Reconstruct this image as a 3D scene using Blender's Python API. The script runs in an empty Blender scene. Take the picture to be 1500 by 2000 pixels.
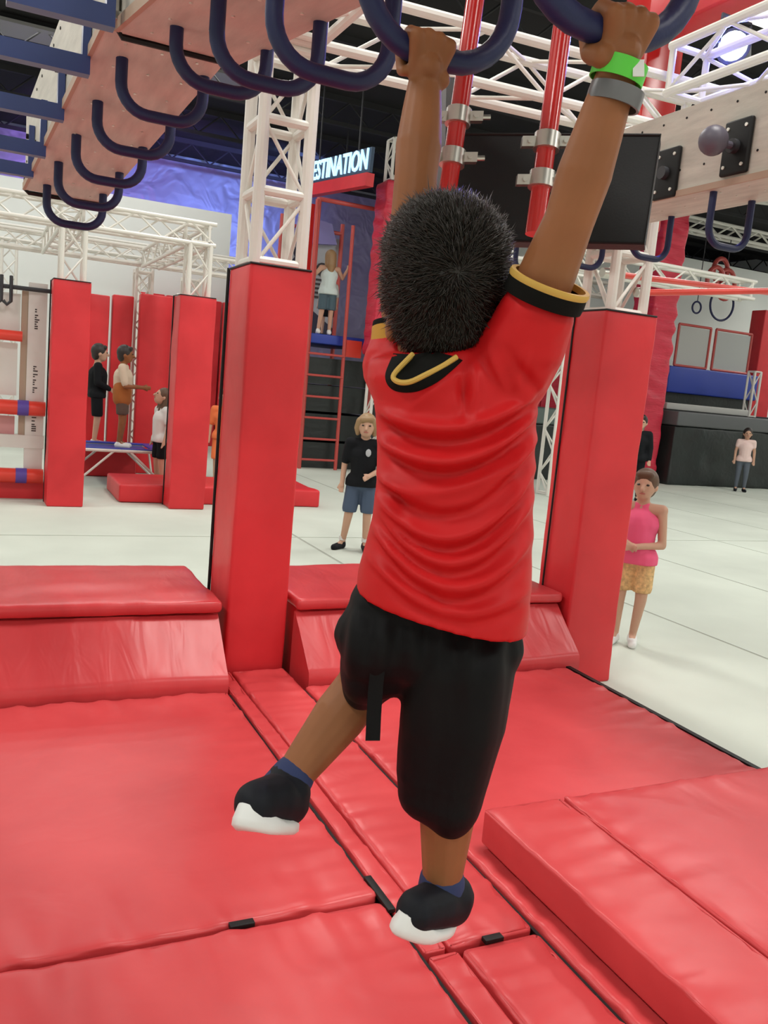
import bpy, bmesh, math, random
import numpy as np
from mathutils import Vector, Matrix, noise
random.seed(7); np.random.seed(7)
S = bpy.context.scene
COL = S.collection

# ------------------------------------------------------------------ camera
FPX, PITCH, ROLL, YAW, CAMH = 1690.0, math.radians(8.27), math.radians(5.23), math.radians(25.7), 1.5
CF = np.array([math.sin(YAW)*math.cos(PITCH), math.cos(YAW)*math.cos(PITCH), -math.sin(PITCH)])
_r0 = np.array([math.cos(YAW), -math.sin(YAW), 0.0]); _u0 = np.cross(_r0, CF)
CR = math.cos(ROLL)*_r0 + math.sin(ROLL)*_u0
CU = -math.sin(ROLL)*_r0 + math.cos(ROLL)*_u0
CC = np.array([0.0, 0.0, CAMH])
cam_data = bpy.data.cameras.new('camera')
cam = bpy.data.objects.new('camera', cam_data); COL.objects.link(cam)
cam_data.sensor_fit = 'VERTICAL'; cam_data.sensor_height = 24.0; cam_data.lens = 24.0*FPX/2000.0
cam_data.clip_start = 0.02; cam_data.clip_end = 200
M = Matrix.Identity(4)
for i in range(3):
    M[i][0], M[i][1], M[i][2], M[i][3] = CR[i], CU[i], -CF[i], CC[i]
cam.matrix_world = M
S.camera = cam

# ------------------------------------------------------------------ light and exposure
S.view_settings.view_transform = 'Standard'; S.view_settings.look = 'None'
S.view_settings.gamma = 1.0; S.view_settings.use_curve_mapping = False
S.view_settings.exposure = 0.0
W = bpy.data.worlds.new('world'); S.world = W; W.use_nodes = True
W.node_tree.nodes['Background'].inputs[0].default_value = (0.9, 0.95, 1.0, 1)
W.node_tree.nodes['Background'].inputs[1].default_value = 0.05
LIGHT_POWER = 215.0
LAMPS = [(x, y) for x in (-4.0, 3.0, 10.0, 17.0) for y in (-4.0, 2.5, 9.0)] + [(-4.0, 16.0), (-4.0, 23.0), (24.0, 9.0), (24.5, 16.0)]
SHEEN_STRIPS = [(1.2, 14.6), (2.0, 16.4), (2.8, 18.2)]           # long dim lights added for pale reflections on the mats

# ------------------------------------------------------------------ measuring helpers (survey of the place)
def ray(x, y): return CR*(x-750)/FPX - CU*(y-1000)/FPX + CF
def gz(x, y, z=0.0): d = ray(x, y); return CC + d*((z-CAMH)/d[2])
def gy(x, y, Y): d = ray(x, y); return CC + d*(Y/d[1])
def gx(x, y, X): d = ray(x, y); return CC + d*(X/d[0])
def gt(x, y, t): return CC + ray(x, y)*t
def pix(p):
    d = np.asarray(p) - CC; z = d @ CF
    return 750 + FPX*(d @ CR)/z, 1000 - FPX*(d @ CU)/z

# ------------------------------------------------------------------ materials
MATS = {}
def principled(name):
    m = bpy.data.materials.new(name); m.use_nodes = True
    return m, m.node_tree.nodes, m.node_tree.links, m.node_tree.nodes['Principled BSDF']
def mat(name, col, rough=0.5, metal=0.0, spec=0.5, var=0.0, vscale=8.0, bump=0.0, bscale=40.0, bdist=0.01, stretch=(1, 1, 1), emit=None, estr=0.0, coat=0.0, sheen=0.0, dirt=None):
    if name in MATS: return MATS[name]
    m, N, L, B = principled(name)
    c = (*col, 1)
    B.inputs['Base Color'].default_value = c; B.inputs['Roughness'].default_value = rough
    B.inputs['Metallic'].default_value = metal; B.inputs['Specular IOR Level'].default_value = spec
    if coat: B.inputs['Coat Weight'].default_value = coat; B.inputs['Coat Roughness'].default_value = 0.15
    if sheen: B.inputs['Sheen Weight'].default_value = sheen
    tc = N.new('ShaderNodeTexCoord'); mp = N.new('ShaderNodeMapping'); mp.inputs['Scale'].default_value = stretch
    L.new(tc.outputs['Object'], mp.inputs[0])
    if var:
        n = N.new('ShaderNodeTexNoise'); n.inputs['Scale'].default_value = vscale; n.inputs['Detail'].default_value = 4
        L.new(mp.outputs[0], n.inputs[0])
        r = N.new('ShaderNodeValToRGB')
        r.color_ramp.elements[0].position = 0.3; r.color_ramp.elements[1].position = 0.72
        d = dirt or tuple(x*(1-var) for x in col)
        r.color_ramp.elements[0].color = (*d, 1)
        r.color_ramp.elements[1].color = (*[min(1, x*(1+var*0.6)) for x in col], 1)
        L.new(n.outputs[0], r.inputs[0]); L.new(r.outputs[0], B.inputs['Base Color'])
    if bump:
        n = N.new('ShaderNodeTexNoise'); n.inputs['Scale'].default_value = bscale; n.inputs['Detail'].default_value = 3
        L.new(mp.outputs[0], n.inputs[0])
        b = N.new('ShaderNodeBump'); b.inputs['Strength'].default_value = bump; b.inputs['Distance'].default_value = bdist
        L.new(n.outputs[0], b.inputs['Height']); L.new(b.outputs[0], B.inputs['Normal'])
    if emit: B.inputs['Emission Color'].default_value = (*emit, 1); B.inputs['Emission Strength'].default_value = estr
    MATS[name] = m; return m

RED = (0.56, 0.035, 0.048)
def vinyl(name, col=RED, rough=0.3, stretch=(1, 1, 1), bstr=0.35, spec=0.45):
    """red vinyl mat cover: glossy, faint scuffs, soft wrinkles"""
    if name in MATS: return MATS[name]
    m, N, L, B = principled(name)
    tc = N.new('ShaderNodeTexCoord'); mp = N.new('ShaderNodeMapping'); mp.inputs['Scale'].default_value = stretch
    L.new(tc.outputs['Object'], mp.inputs[0])
    n = N.new('ShaderNodeTexNoise'); n.inputs['Scale'].default_value = 2.2; n.inputs['Detail'].default_value = 5; n.inputs['Distortion'].default_value = 0.4
    L.new(mp.outputs[0], n.inputs[0])
    r = N.new('ShaderNodeValToRGB'); r.color_ramp.elements[0].position = 0.3; r.color_ramp.elements[1].position = 0.75
    r.color_ramp.elements[0].color = (*[c*0.88 for c in col], 1); r.color_ramp.elements[1].color = (min(1, col[0]*1.1), col[1]*1.35, col[2]*1.3, 1)
    L.new(n.outputs[0], r.inputs[0]); L.new(r.outputs[0], B.inputs['Base Color'])
    rr = N.new('ShaderNodeMapRange'); rr.inputs['To Min'].default_value = rough-0.03; rr.inputs['To Max'].default_value = rough+0.06
    n2 = N.new('ShaderNodeTexNoise'); n2.inputs['Scale'].default_value = 9; n2.inputs['Detail'].default_value = 6
    L.new(mp.outputs[0], n2.inputs[0]); L.new(n2.outputs[0], rr.inputs['Value']); L.new(rr.outputs[0], B.inputs['Roughness'])
    n3 = N.new('ShaderNodeTexNoise'); n3.inputs['Scale'].default_value = 5; n3.inputs['Detail'].default_value = 2; n3.inputs['Distortion'].default_value = 1.0
    L.new(mp.outputs[0], n3.inputs[0])
    b = N.new('ShaderNodeBump'); b.inputs['Strength'].default_value = bstr; b.inputs['Distance'].default_value = 0.02
    L.new(n3.outputs[0], b.inputs['Height']); L.new(b.outputs[0], B.inputs['Normal'])
    B.inputs['Specular IOR Level'].default_value = spec
    MATS[name] = m; return m

vinyl('vinyl_mat', col=(0.60, 0.052, 0.058), rough=0.34, bstr=0.12, spec=0.36); vinyl('vinyl_pad', col=(0.66, 0.024, 0.032), rough=0.42, bstr=0.10); vinyl('vinyl_ramp', col=(0.60, 0.045, 0.052), stretch=(2.0, 0.7, 0.7), rough=0.30, bstr=0.15, spec=0.36)
vinyl('vinyl_wrinkled', stretch=(1, 1, 5.0), col=(0.60, 0.025, 0.055), rough=0.35, bstr=0.6)
vinyl('vinyl_crash', col=(0.018, 0.020, 0.020), rough=0.4, bstr=0.5)
mat('black_vinyl', (0.006, 0.006, 0.006), 0.5, spec=0.3)
mat('rubber', (0.010, 0.011, 0.012), 0.5, spec=0.35, var=0.2, vscale=3, bump=0.1, bscale=200)
mat('rubber_edge', (0.10, 0.105, 0.11), 0.5)
mat('carpet', (0.58, 0.63, 0.555), 0.9, spec=0.2, var=0.10, vscale=0.8, bump=0.2, bscale=300, bdist=0.003)
mat('carpet_gap', (0.40, 0.425, 0.37), 0.9, spec=0.1)
mat('truss_white', (0.74, 0.72, 0.66), 0.38, spec=0.5, var=0.05, vscale=6)
mat('plywood', (0.56, 0.53, 0.46), 0.55, var=0.16, vscale=5, stretch=(6, 1, 6), bump=0.08, bscale=40)
mat('ply_edge', (0.42, 0.30, 0.22), 0.6)
mat('navy', (0.012, 0.017, 0.072), 0.45, spec=0.4, bump=0.05, bscale=200)
mat('navy_steel', (0.035, 0.06, 0.20), 0.3, spec=0.6)
mat('red_steel', (0.55, 0.02, 0.018), 0.2, spec=0.6, coat=0.4)
mat('red_frame', (0.50, 0.07, 0.06), 0.4)
mat('red_tube', (0.72, 0.05, 0.03), 0.35)
mat('steel', (0.62, 0.60, 0.55), 0.3, metal=0.9)
mat('hole', (0.01, 0.01, 0.01), 0.9)
mat('screw', (0.8, 0.78, 0.7), 0.3, metal=0.6)
mat('ceiling', (0.012, 0.012, 0.013), 0.9, var=0.3, vscale=0.4)
mat('joist', (0.022, 0.022, 0.024), 0.8)
mat('white_wall', (0.78, 0.81, 0.78), 0.8, var=0.06, vscale=0.6)
mat('grey_wall', (0.42, 0.43, 0.42), 0.8)
mat('white_panel', (0.72, 0.71, 0.67), 0.5, var=0.05, vscale=2)
mat('pink_panel', (0.62, 0.30, 0.30), 0.5)
mat('blue_vinyl', (0.02, 0.05, 0.36), 0.4)
mat('blue_bed', (0.03, 0.06, 0.28), 0.5)
mat('blue_tape', (0.10, 0.06, 0.35), 0.5)
mat('dark_metal', (0.03, 0.03, 0.035), 0.5)
mat('skin', (0.28, 0.108, 0.043), 0.5, spec=0.25, var=0.10, vscale=14)
mat('skin_light', (0.55, 0.33, 0.23), 0.55, spec=0.3)
mat('shirt_red', (0.54, 0.008, 0.010), 0.5, spec=0.22, sheen=0.0, bump=0.10, bscale=900, bdist=0.001)
mat('black_knit', (0.005, 0.005, 0.004), 0.85, spec=0.15)
mat('yellow_trim', (0.58, 0.36, 0.07), 0.7)
mat('yellow_lining', (0.50, 0.25, 0.03), 0.8)
mat('shorts_black', (0.0035, 0.0035, 0.004), 0.6, spec=0.16, bump=0.12, bscale=700, bdist=0.001)
mat('hair_black', (0.015, 0.010, 0.0055), 0.38, spec=0.5)
mat('hair_brown', (0.10, 0.05, 0.025), 0.5); mat('hair_blond', (0.30, 0.19, 0.09), 0.5); mat('hair_dark', (0.02, 0.014, 0.012), 0.5)
mat('sock_navy', (0.018, 0.030, 0.10), 0.8); mat('shoe_dark', (0.005, 0.006, 0.010), 0.65, spec=0.25, var=0.3, vscale=60)
mat('sole_white', (0.75, 0.76, 0.74), 0.5); mat('white_cloth', (0.72, 0.72, 0.70), 0.8)
mat('band_green', (0.10, 0.62, 0.05), 0.5); mat('band_grey', (0.16, 0.16, 0.165), 0.35, metal=0.4)
mat('cloth_black', (0.006, 0.007, 0.009), 0.8, spec=0.2); mat('cloth_navy', (0.06, 0.09, 0.15), 0.8); mat('cloth_pink', (0.80, 0.10, 0.22), 0.8)
mat('cloth_cream', (0.70, 0.45, 0.20), 0.8, var=0.35, vscale=40); mat('cloth_grey', (0.10, 0.12, 0.15), 0.8); mat('cloth_teal', (0.07, 0.12, 0.15), 0.8)
mat('cloth_tan', (0.62, 0.50, 0.38), 0.8); mat('cloth_rust', (0.36, 0.11, 0.02), 0.8); mat('cloth_brown', (0.10, 0.06, 0.045), 0.8)
mat('cloth_orange', (0.85, 0.20, 0.06), 0.8); mat('cloth_mint', (0.60, 0.72, 0.70), 0.8); mat('cloth_blush', (0.80, 0.60, 0.56), 0.8)
mat('eye', (0.015, 0.012, 0.01), 0.3); mat('lip', (0.45, 0.15, 0.12), 0.5)
mat('lamp_glow', (1, 1, 1), 0.5, emit=(1.0, 0.96, 0.90), estr=3.0); mat('lamp_housing', (0.3, 0.3, 0.3), 0.5)
mat('sign_board', (0.02, 0.05, 0.10), 0.5); mat('sign_glow', (0.4, 0.7, 1.0), 0.5, emit=(0.45, 0.75, 1.0), estr=1.2)
mat('graph_dark', (0.03, 0.03, 0.06), 0.6); mat('graph_grey', (0.45, 0.47, 0.50), 0.6); mat('graph_violet', (0.25, 0.22, 0.50), 0.6)
mat('stage_glow', (1, 1, 1), 0.5, emit=(0.55, 0.65, 1.0), estr=18.0)
mat('ball_grey', (0.10, 0.09, 0.12), 0.45); mat('slab_grey', (0.45, 0.45, 0.43), 0.7)
mat('turf_mat', (0.10, 0.13, 0.12), 0.7)
mat('ink', (0.05, 0.04, 0.04), 0.7)

# silver quilted insulation of the back wall
m, N, L, B = principled('insulation'); MATS['insulation'] = m
B.inputs['Metallic'].default_value = 0.35; B.inputs['Roughness'].default_value = 0.45; B.inputs['Base Color'].default_value = (0.36, 0.36, 0.44, 1)
tc = N.new('ShaderNodeTexCoord'); v = N.new('ShaderNodeTexVoronoi'); v.inputs['Scale'].default_value = 0.75; v.inputs['Randomness'].default_value = 0.3
w = N.new('ShaderNodeTexNoise'); w.inputs['Scale'].default_value = 1.6; w.inputs['Detail'].default_value = 1.5; w.inputs['Distortion'].default_value = 1.5
ad = N.new('ShaderNodeMath'); ad.operation = 'ADD'
L.new(tc.outputs['Object'], v.inputs[0]); L.new(tc.outputs['Object'], w.inputs[0]); L.new(v.outputs['Distance'], ad.inputs[0]); L.new(w.outputs[0], ad.inputs[1])
b = N.new('ShaderNodeBump'); b.inputs['Strength'].default_value = 0.35; b.inputs['Distance'].default_value = 0.12
L.new(ad.outputs[0], b.inputs['Height']); L.new(b.outputs[0], B.inputs['Normal'])

# ------------------------------------------------------------------ object helpers
WL = {}                       # world position of each parent's origin (none are rotated or scaled)
def link(name, me, material=None, parent=None):
    o = bpy.data.objects.new(name, me); COL.objects.link(o)
    if material:
        me.materials.clear(); me.materials.append(MATS[material])
    if parent is not None:
        o.parent = parent; o.location = -WL[parent]
    WL[o] = Vector((0, 0, 0))
    return o
def tag(o, label=None, cat=None, group=None, kind=None):
    if label: o['label'] = label
    if cat: o['category'] = cat
    if group: o['group'] = group
    if kind: o['kind'] = kind
    return o
def thing(name, label, cat, loc=(0, 0, 0), group=None):
    o = bpy.data.objects.new(name, None); COL.objects.link(o); o.empty_display_size = 0.1
    o.location = loc; WL[o] = Vector(loc)
    return tag(o, label, cat, group)
def vec(p): return Vector((float(p[0]), float(p[1]), float(p[2])))

class MB:
    def __init__(s): s.v = []; s.f = []
    def add(s, vs, fs):
        n = len(s.v); s.v += [tuple(float(c) for c in q) for q in vs]; s.f += [tuple(i+n for i in q) for q in fs]; return s
    def box(s, a, b):
        x0, y0, z0 = a; x1, y1, z1 = b
        return s.add([(x0,y0,z0),(x1,y0,z0),(x1,y1,z0),(x0,y1,z0),(x0,y0,z1),(x1,y0,z1),(x1,y1,z1),(x0,y1,z1)],
                     [(0,3,2,1),(4,5,6,7),(0,1,5,4),(1,2,6,5),(2,3,7,6),(3,0,4,7)])
    def obox(s, c, ax, ay, az):      # oriented box from centre and half vectors
        c, ax, ay, az = (np.asarray(q, float) for q in (c, ax, ay, az))
        vs = [c+i*ax+j*ay+k*az for k in (-1, 1) for (i, j) in ((-1,-1),(1,-1),(1,1),(-1,1))]
        return s.add(vs, [(0,3,2,1),(4,5,6,7),(0,1,5,4),(1,2,6,5),(2,3,7,6),(3,0,4,7)])
    def cyl(s, p0, p1, r0, r1=None, n=12, caps=True):
        r1 = r0 if r1 is None else r1
        p0, p1 = np.asarray(p0, float), np.asarray(p1, float)
        d = p1-p0; d = d/(np.linalg.norm(d)+1e-12)
        a = np.cross(d, [0, 0, 1.0]) if abs(d[2]) < 0.9 else np.cross(d, [1.0, 0, 0]); a /= np.linalg.norm(a); b = np.cross(d, a)
        vs = []
        for p, r in ((p0, r0), (p1, r1)):
            for i in range(n):
                t = 2*math.pi*i/n; vs.append(p + r*(math.cos(t)*a + math.sin(t)*b))
        fs = [(i, (i+1) % n, n+(i+1) % n, n+i) for i in range(n)]
        if caps: fs += [tuple(range(n-1, -1, -1)), tuple(range(n, 2*n))]
        return s.add(vs, fs)
    def tube(s, pts, r, n=10, closed=False, flat=None):
        P = [np.asarray(p, float) for p in pts]; k = len(P)
        T = []
        for i in range(k):
            if closed: t = P[(i+1) % k]-P[i-1]
            else: t = P[min(i+1, k-1)]-P[max(i-1, 0)]
            T.append(t/(np.linalg.norm(t)+1e-12))
        a = np.cross(T[0], [0, 0, 1.0])
        if np.linalg.norm(a) < 0.1: a = np.cross(T[0], [1.0, 0, 0])
        a /= np.linalg.norm(a); vs = []
        rr = r if hasattr(r, '__len__') else [r]*k
        for i in range(k):
            a = a - T[i]*(a @ T[i]); a /= np.linalg.norm(a); b = np.cross(T[i], a)
            for j in range(n):
                t = 2*math.pi*j/n
                vs.append(P[i] + rr[i]*(math.cos(t)*a + math.sin(t)*b))
        fs = []
        for i in range(k if closed else k-1):
            i2 = (i+1) % k
            fs += [(i*n+j, i*n+(j+1) % n, i2*n+(j+1) % n, i2*n+j) for j in range(n)]
        if not closed: fs += [tuple(range(n-1, -1, -1)), tuple((k-1)*n+j for j in range(n))]
        return s.add(vs, fs)
    def ball(s, c, r, n=12, ax=None):
        c = np.asarray(c, float); r = np.array([r]*3, float) if not hasattr(r, '__len__') else np.asarray(r, float)
        A = np.eye(3) if ax is None else np.asarray(ax, float)     # rows are axes
        m = max(5, n//2+1); vs = [c + A[2]*r[2]]
        for i in range(1, m):
            th = math.pi*i/m
            for j in range(n):
                ph = 2*math.pi*j/n
                vs.append(c + A[0]*r[0]*math.sin(th)*math.cos(ph) + A[1]*r[1]*math.sin(th)*math.sin(ph) + A[2]*r[2]*math.cos(th))
        vs.append(c - A[2]*r[2]); e = len(vs)-1
        fs = [(0, 1+j, 1+(j+1) % n) for j in range(n)]
        for i in range(m-2):
            fs += [(1+i*n+j, 1+(i+1)*n+j, 1+(i+1)*n+(j+1) % n, 1+i*n+(j+1) % n) for j in range(n)]
        fs += [(1+(m-2)*n+j, e, 1+(m-2)*n+(j+1) % n) for j in range(n)]
        return s.add(vs, fs)
    def cap(s, p0, p1, r0, r1=None, n=14):      # tapered capsule for later union
        r1 = r0 if r1 is None else r1
        s.cyl(p0, p1, r0, r1, n); s.ball(p0, r0, n); s.ball(p1, r1, n); return s
    def chain(s, pts, rs, n=14):
        for i in range(len(pts)-1): s.cap(pts[i], pts[i+1], rs[i], rs[i+1], n)
        return s
    def prism(s, poly, axis, a, b):
        """poly of (u,v); axis 'x': (y,z) extruded over x, 'y': (x,z), 'z': (x,y)"""
        k = len(poly)
        def q(u, v, t): return {'x': (t, u, v), 'y': (u, t, v), 'z': (u, v, t)}[axis]
        vs = [q(u, v, a) for u, v in poly] + [q(u, v, b) for u, v in poly]
        return s.add(vs, [tuple(range(k)), tuple(range(2*k-1, k-1, -1))] + [(i, k+i, k+(i+1) % k, (i+1) % k) for i in range(k)])
    def mesh(s, name='mesh', smooth=35):
        me = bpy.data.meshes.new(name); me.from_pydata(s.v, [], s.f)
        bm = bmesh.new(); bm.from_mesh(me); bmesh.ops.recalc_face_normals(bm, faces=bm.faces); bm.to_mesh(me); bm.free()
        if smooth:
            me.shade_smooth(); me.set_sharp_from_angle(angle=math.radians(smooth))
        return me
    def build(s, name, material, parent=None, smooth=35):
        return link(name, s.mesh(name, smooth), material, parent)

def pad_mesh(a, b, r=0.02, res=0.06, disp=None, smooth=True):
    """rounded, finely divided box (padded vinyl), with an optional displacement of its skin"""
    a = np.array(a, float); b = np.array(b, float); c = (a+b)/2; h = (b-a)/2
    r = min(r, *(h*0.98))
    def axis(hh):
        n = max(1, int(2*(hh-r)/res)); core = np.linspace(-(hh-r), hh-r, n+1)
        e = [hh-r*(1-math.sin(t)) if False else hh-r+r*math.sin(t) for t in (math.radians(30), math.radians(60), math.radians(90))]
        return np.array([-q for q in e[::-1]] + list(core) + e)
    ax = [axis(q) for q in h]
    bm = bmesh.new()
    for d in range(3):
        u, w = (d+1) % 3, (d+2) % 3
        for sgn in (-1, 1):
            g = []
            for i in ax[u]:
                row = []
                for j in ax[w]:
                    p = np.zeros(3); p[d] = sgn*h[d]; p[u] = i; p[w] = j
                    inner = np.clip(p, -(h-r), h-r); q = p-inner; L_ = np.linalg.norm(q)
                    p = inner + q/L_*r
                    row.append(bm.verts.new(p+c))
                g.append(row)
            for i in range(len(g)-1):
                for j in range(len(g[0])-1):
                    f = (g[i][j], g[i+1][j], g[i+1][j+1], g[i][j+1])
                    bm.faces.new(f if sgn > 0 else f[::-1])
    bmesh.ops.remove_doubles(bm, verts=bm.verts, dist=1e-5)
    bmesh.ops.recalc_face_normals(bm, faces=bm.faces)
    if disp:
        bm.normal_update()
        mv = [(v, v.normal.copy()*disp(v.co, v.normal)) for v in bm.verts]
        for v, dd in mv: v.co += dd
    me = bpy.data.meshes.new('pad'); bm.to_mesh(me); bm.free()
    if smooth: me.shade_smooth()
    return me
def pad(name, a, b, material='vinyl_pad', parent=None, **k): return link(name, pad_mesh(a, b, **k), material, parent)

def remesh(mb, voxel, smooth=6, name='body', factor=0.5):
    """one continuous skin over overlapping volumes"""
    me = bpy.data.meshes.new(name); me.from_pydata(mb.v, [], mb.f)
    o = bpy.data.objects.new('tmp', me); COL.objects.link(o)
    md = o.modifiers.new('r', 'REMESH'); md.mode = 'VOXEL'; md.voxel_size = voxel
    if smooth:
        sm = o.modifiers.new('s', 'SMOOTH'); sm.factor = factor; sm.iterations = smooth
    dg = bpy.context.evaluated_depsgraph_get(); dg.update()
    out = bpy.data.meshes.new_from_object(o.evaluated_get(dg)); out.name = name
    bpy.data.objects.remove(o); bpy.data.meshes.remove(me)
    out.shade_smooth(); return out

# unit rod shared by all truss tubes
UNIT_ROD = MB().cyl((0, 0, 0), (0, 0, 1), 1, n=10).mesh('rod')
_rods = {}
def rod(name, p0, p1, r, material, parent):
    if material not in _rods:
        me = UNIT_ROD.copy(); me.materials.append(MATS[material]); _rods[material] = me
    o = bpy.data.objects.new(name, _rods[material]); COL.objects.link(o)
    p0, p1 = vec(p0), vec(p1); d = p1-p0
    o.rotation_mode = 'QUATERNION'; o.rotation_quaternion = d.to_track_quat('Z', 'Y'); o.scale = (r, r, d.length)
    o.parent = parent; o.location = p0-WL[parent]; return o

def truss(name, label, p0, p1, side, up=(0, 0, 1), bay=0.42, r=0.025, rb=0.011, fine=True, group=None, phase=0, rungs=False):
    """box truss: p0,p1 axis ends, square section of the given side"""
    p0, p1 = np.array(p0, float), np.array(p1, float); d = p1-p0; Ln = np.linalg.norm(d); d /= Ln
    up = np.array(up, float); up -= d*(up@d); up /= np.linalg.norm(up); sd = np.cross(d, up)
    t = thing(name, label, 'truss', p0, group); h = side/2-r
    cs = [(-1, -1), (1, -1), (1, 1), (-1, 1)]
    n = max(1, int(round(Ln/bay)))
    br = MB()
    def piece(nm, a, b, rr):
        if fine: rod(nm, a, b, rr, 'truss_white', t)
        else: br.cyl(a, b, rr, n=5, caps=False)
    for i, (u, w) in enumerate(cs):
        o_ = sd*u*h + up*w*h
        rod('chord', p0+o_, p1+o_, r, 'truss_white', t)
        u2, w2 = cs[(i+1) % 4]; o2 = sd*u2*h + up*w2*h
        for k in range(n):
            a, b = p0+d*Ln*k/n, p0+d*Ln*(k+1)/n
            if (k+i+phase) % 2: piece('brace', a+o_, b+o2, rb)
            else: piece('brace', a+o2, b+o_, rb)
        for k in (range(n+1) if rungs else (0, n)): piece('cross_bar', p0+d*Ln*k/n*(1-0.02)+d*0.02+o_, p0+d*Ln*k/n*(1-0.02)+d*0.02+o2, r*0.8)
    if not fine: br.build('bracing', 'truss_white', t)
    return t

# ================================================================== THE SETTING
GF = -0.2                                         # gym carpet lies lower than the red landing mats
CEIL = 7.4
fl = MB().box((-9, -8, GF-0.12), (27, 27, GF-0.004)).build('floor', 'carpet_gap', smooth=0); tag(fl, 'pale grey carpeted gym floor of long rolled strips with thin seams', kind='structure')
xs = [-8.95]+[1.13+2.045*k for k in range(1, 13)]
for i in range(len(xs)-1):
    for (y0, y1) in ((-7.9, 8.675), (8.705, 26.5)):
        MB().box((xs[i]+0.016, y0, GF-0.006), (xs[i+1]-0.016, y1, GF)).build('carpet_strip', 'carpet', fl, smooth=0)
ce = MB().box((-9, -8, CEIL), (27, 27, CEIL+0.2)).build('ceiling', 'ceiling', smooth=0); tag(ce, 'black painted open gym ceiling', kind='structure')
for y in range(-6, 27, 3):
    j = MB().box((-9, y-0.04, CEIL-0.12), (27, y+0.04, CEIL)).box((-9, y-0.04, CEIL-0.6), (27, y+0.04, CEIL-0.52))
    for k in range(36): j.cyl((-9+k, y, CEIL-0.1), (-8.5+k, y, CEIL-0.55), 0.02, n=5).cyl((-8.5+k, y, CEIL-0.55), (-8+k, y, CEIL-0.1), 0.02, n=5)
    j.build('joist', 'joist', ce, smooth=0)
tag(MB().box((-9, 26, GF-0.1), (27, 26.3, CEIL+0.2)).build('wall_back', 'insulation', smooth=0), 'silver quilted insulation wall washed in violet light', kind='structure')
tag(MB().box((24.7+1.5, -8, GF-0.1), (26.6, 27, CEIL+0.2)).build('wall_right', 'white_wall', smooth=0), 'white painted gym side wall', kind='structure')
tag(MB().box((-9.3, -8, GF-0.1), (-9, 27, CEIL+0.2)).build('wall_left', 'white_wall', smooth=0), 'white painted gym side wall', kind='structure')
tag(MB().box((-9, -8.3, GF-0.1), (27, -8, CEIL+0.2)).build('wall_front', 'white_wall', smooth=0), 'white painted gym end wall', kind='structure')
tag(MB().box((-8.9, 20, GF), (5.15, 20.2, 5.0)).build('wall_partition', 'white_wall', smooth=0), 'white partition wall behind the far trusses', kind='structure')
tag(MB().box((13.5, 21.5, GF), (26.1, 21.7, 6.3)).build('wall_partition', 'white_wall', smooth=0), 'white partition wall behind the blue platform', kind='structure')

# high bay lamps, and added strips that put sheen on the mats
def sheen_strip(x, y):
    t = thing('sheen_strip', 'long strip light added over the far trusses for sheen on the mats', 'lamp', (x, y, CEIL-0.1), 'added sheen strips over the far trusses')
    MB().box((x-2.6, y-0.4, CEIL-0.18), (x+2.6, y+0.4, CEIL-0.12)).build('housing', 'lamp_housing', t, smooth=0)
    for q in (-2, 2): rod('hanger', (x+q, y, CEIL-0.12), (x+q, y, CEIL+0.02), 0.01, 'dark_metal', t)
    ld = bpy.data.lights.new('sheen_light', 'AREA'); ld.shape = 'RECTANGLE'; ld.size = 5.1; ld.size_y = 0.7; ld.energy = 75.0; ld.color = (1.0, 0.98, 0.95)
    lo = bpy.data.objects.new('sheen_light', ld); COL.objects.link(lo); lo.parent = t; lo.location = (0, 0, -0.085)
for q in SHEEN_STRIPS: sheen_strip(*q)
for i, (x, y) in enumerate(LAMPS):
    t = thing('high_bay_lamp', 'rectangular high bay lamp hung under the black ceiling', 'lamp', (x, y, CEIL-0.1), 'high bay lamps')
    MB().box((x-0.62, y-1.22, CEIL-0.2), (x+0.62, y+1.22, CEIL-0.12)).build('housing', 'lamp_housing', t, smooth=0)
    MB().box((x-0.6, y-1.2, CEIL-0.215), (x+0.6, y+1.2, CEIL-0.2)).build('diffuser', 'lamp_glow', t, smooth=0)
    for q in (-0.8, 0.8): rod('hanger', (x, y+q, CEIL-0.12), (x, y+q, CEIL+0.02), 0.01, 'dark_metal', t)
    ld = bpy.data.lights.new('high_bay_light', 'AREA'); ld.shape = 'RECTANGLE'; ld.size = 1.2; ld.size_y = 2.4
    ld.energy = LIGHT_POWER; ld.color = (1.0, 0.97, 0.92)
    lo = bpy.data.objects.new('high_bay_light', ld); COL.objects.link(lo); lo.parent = t; lo.location = (0, 0, -0.14)
def spot(name, label, loc, target, color, power, size=60, drop=None):
    t = thing(name, label, 'stage light', loc)
    p, q = vec(loc), vec(target); d = (q-p).normalized()
    can = MB().cyl(p-d*0.22, p+d*0.02, 0.085, 0.10, n=16).build('can', 'dark_metal', t)
    MB().cyl(p+d*0.021, p+d*0.025, 0.08, n=16).build('lens', 'stage_glow', t)
    MB().tube([p+Vector((-0.11, 0, 0)), p+Vector((-0.11, 0, 0.15)), p+Vector((0.11, 0, 0.15)), p+Vector((0.11, 0, 0))], 0.012, n=6).build('yoke', 'dark_metal', t)
    if drop: rod('drop_pipe', p+Vector((0, 0, 0.14)), (p.x, p.y, drop-0.002), 0.02, 'dark_metal', t)
    ld = bpy.data.lights.new('stage_beam', 'SPOT'); ld.energy = power; ld.color = color; ld.spot_size = math.radians(size); ld.spot_blend = 0.8; ld.shadow_soft_size = 0.1
    lo = bpy.data.objects.new('stage_beam', ld); COL.objects.link(lo); lo.parent = t
    lo.rotation_mode = 'QUATERNION'; lo.rotation_quaternion = d.to_track_quat('-Z', 'Y'); lo.location = d*0.06
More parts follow.
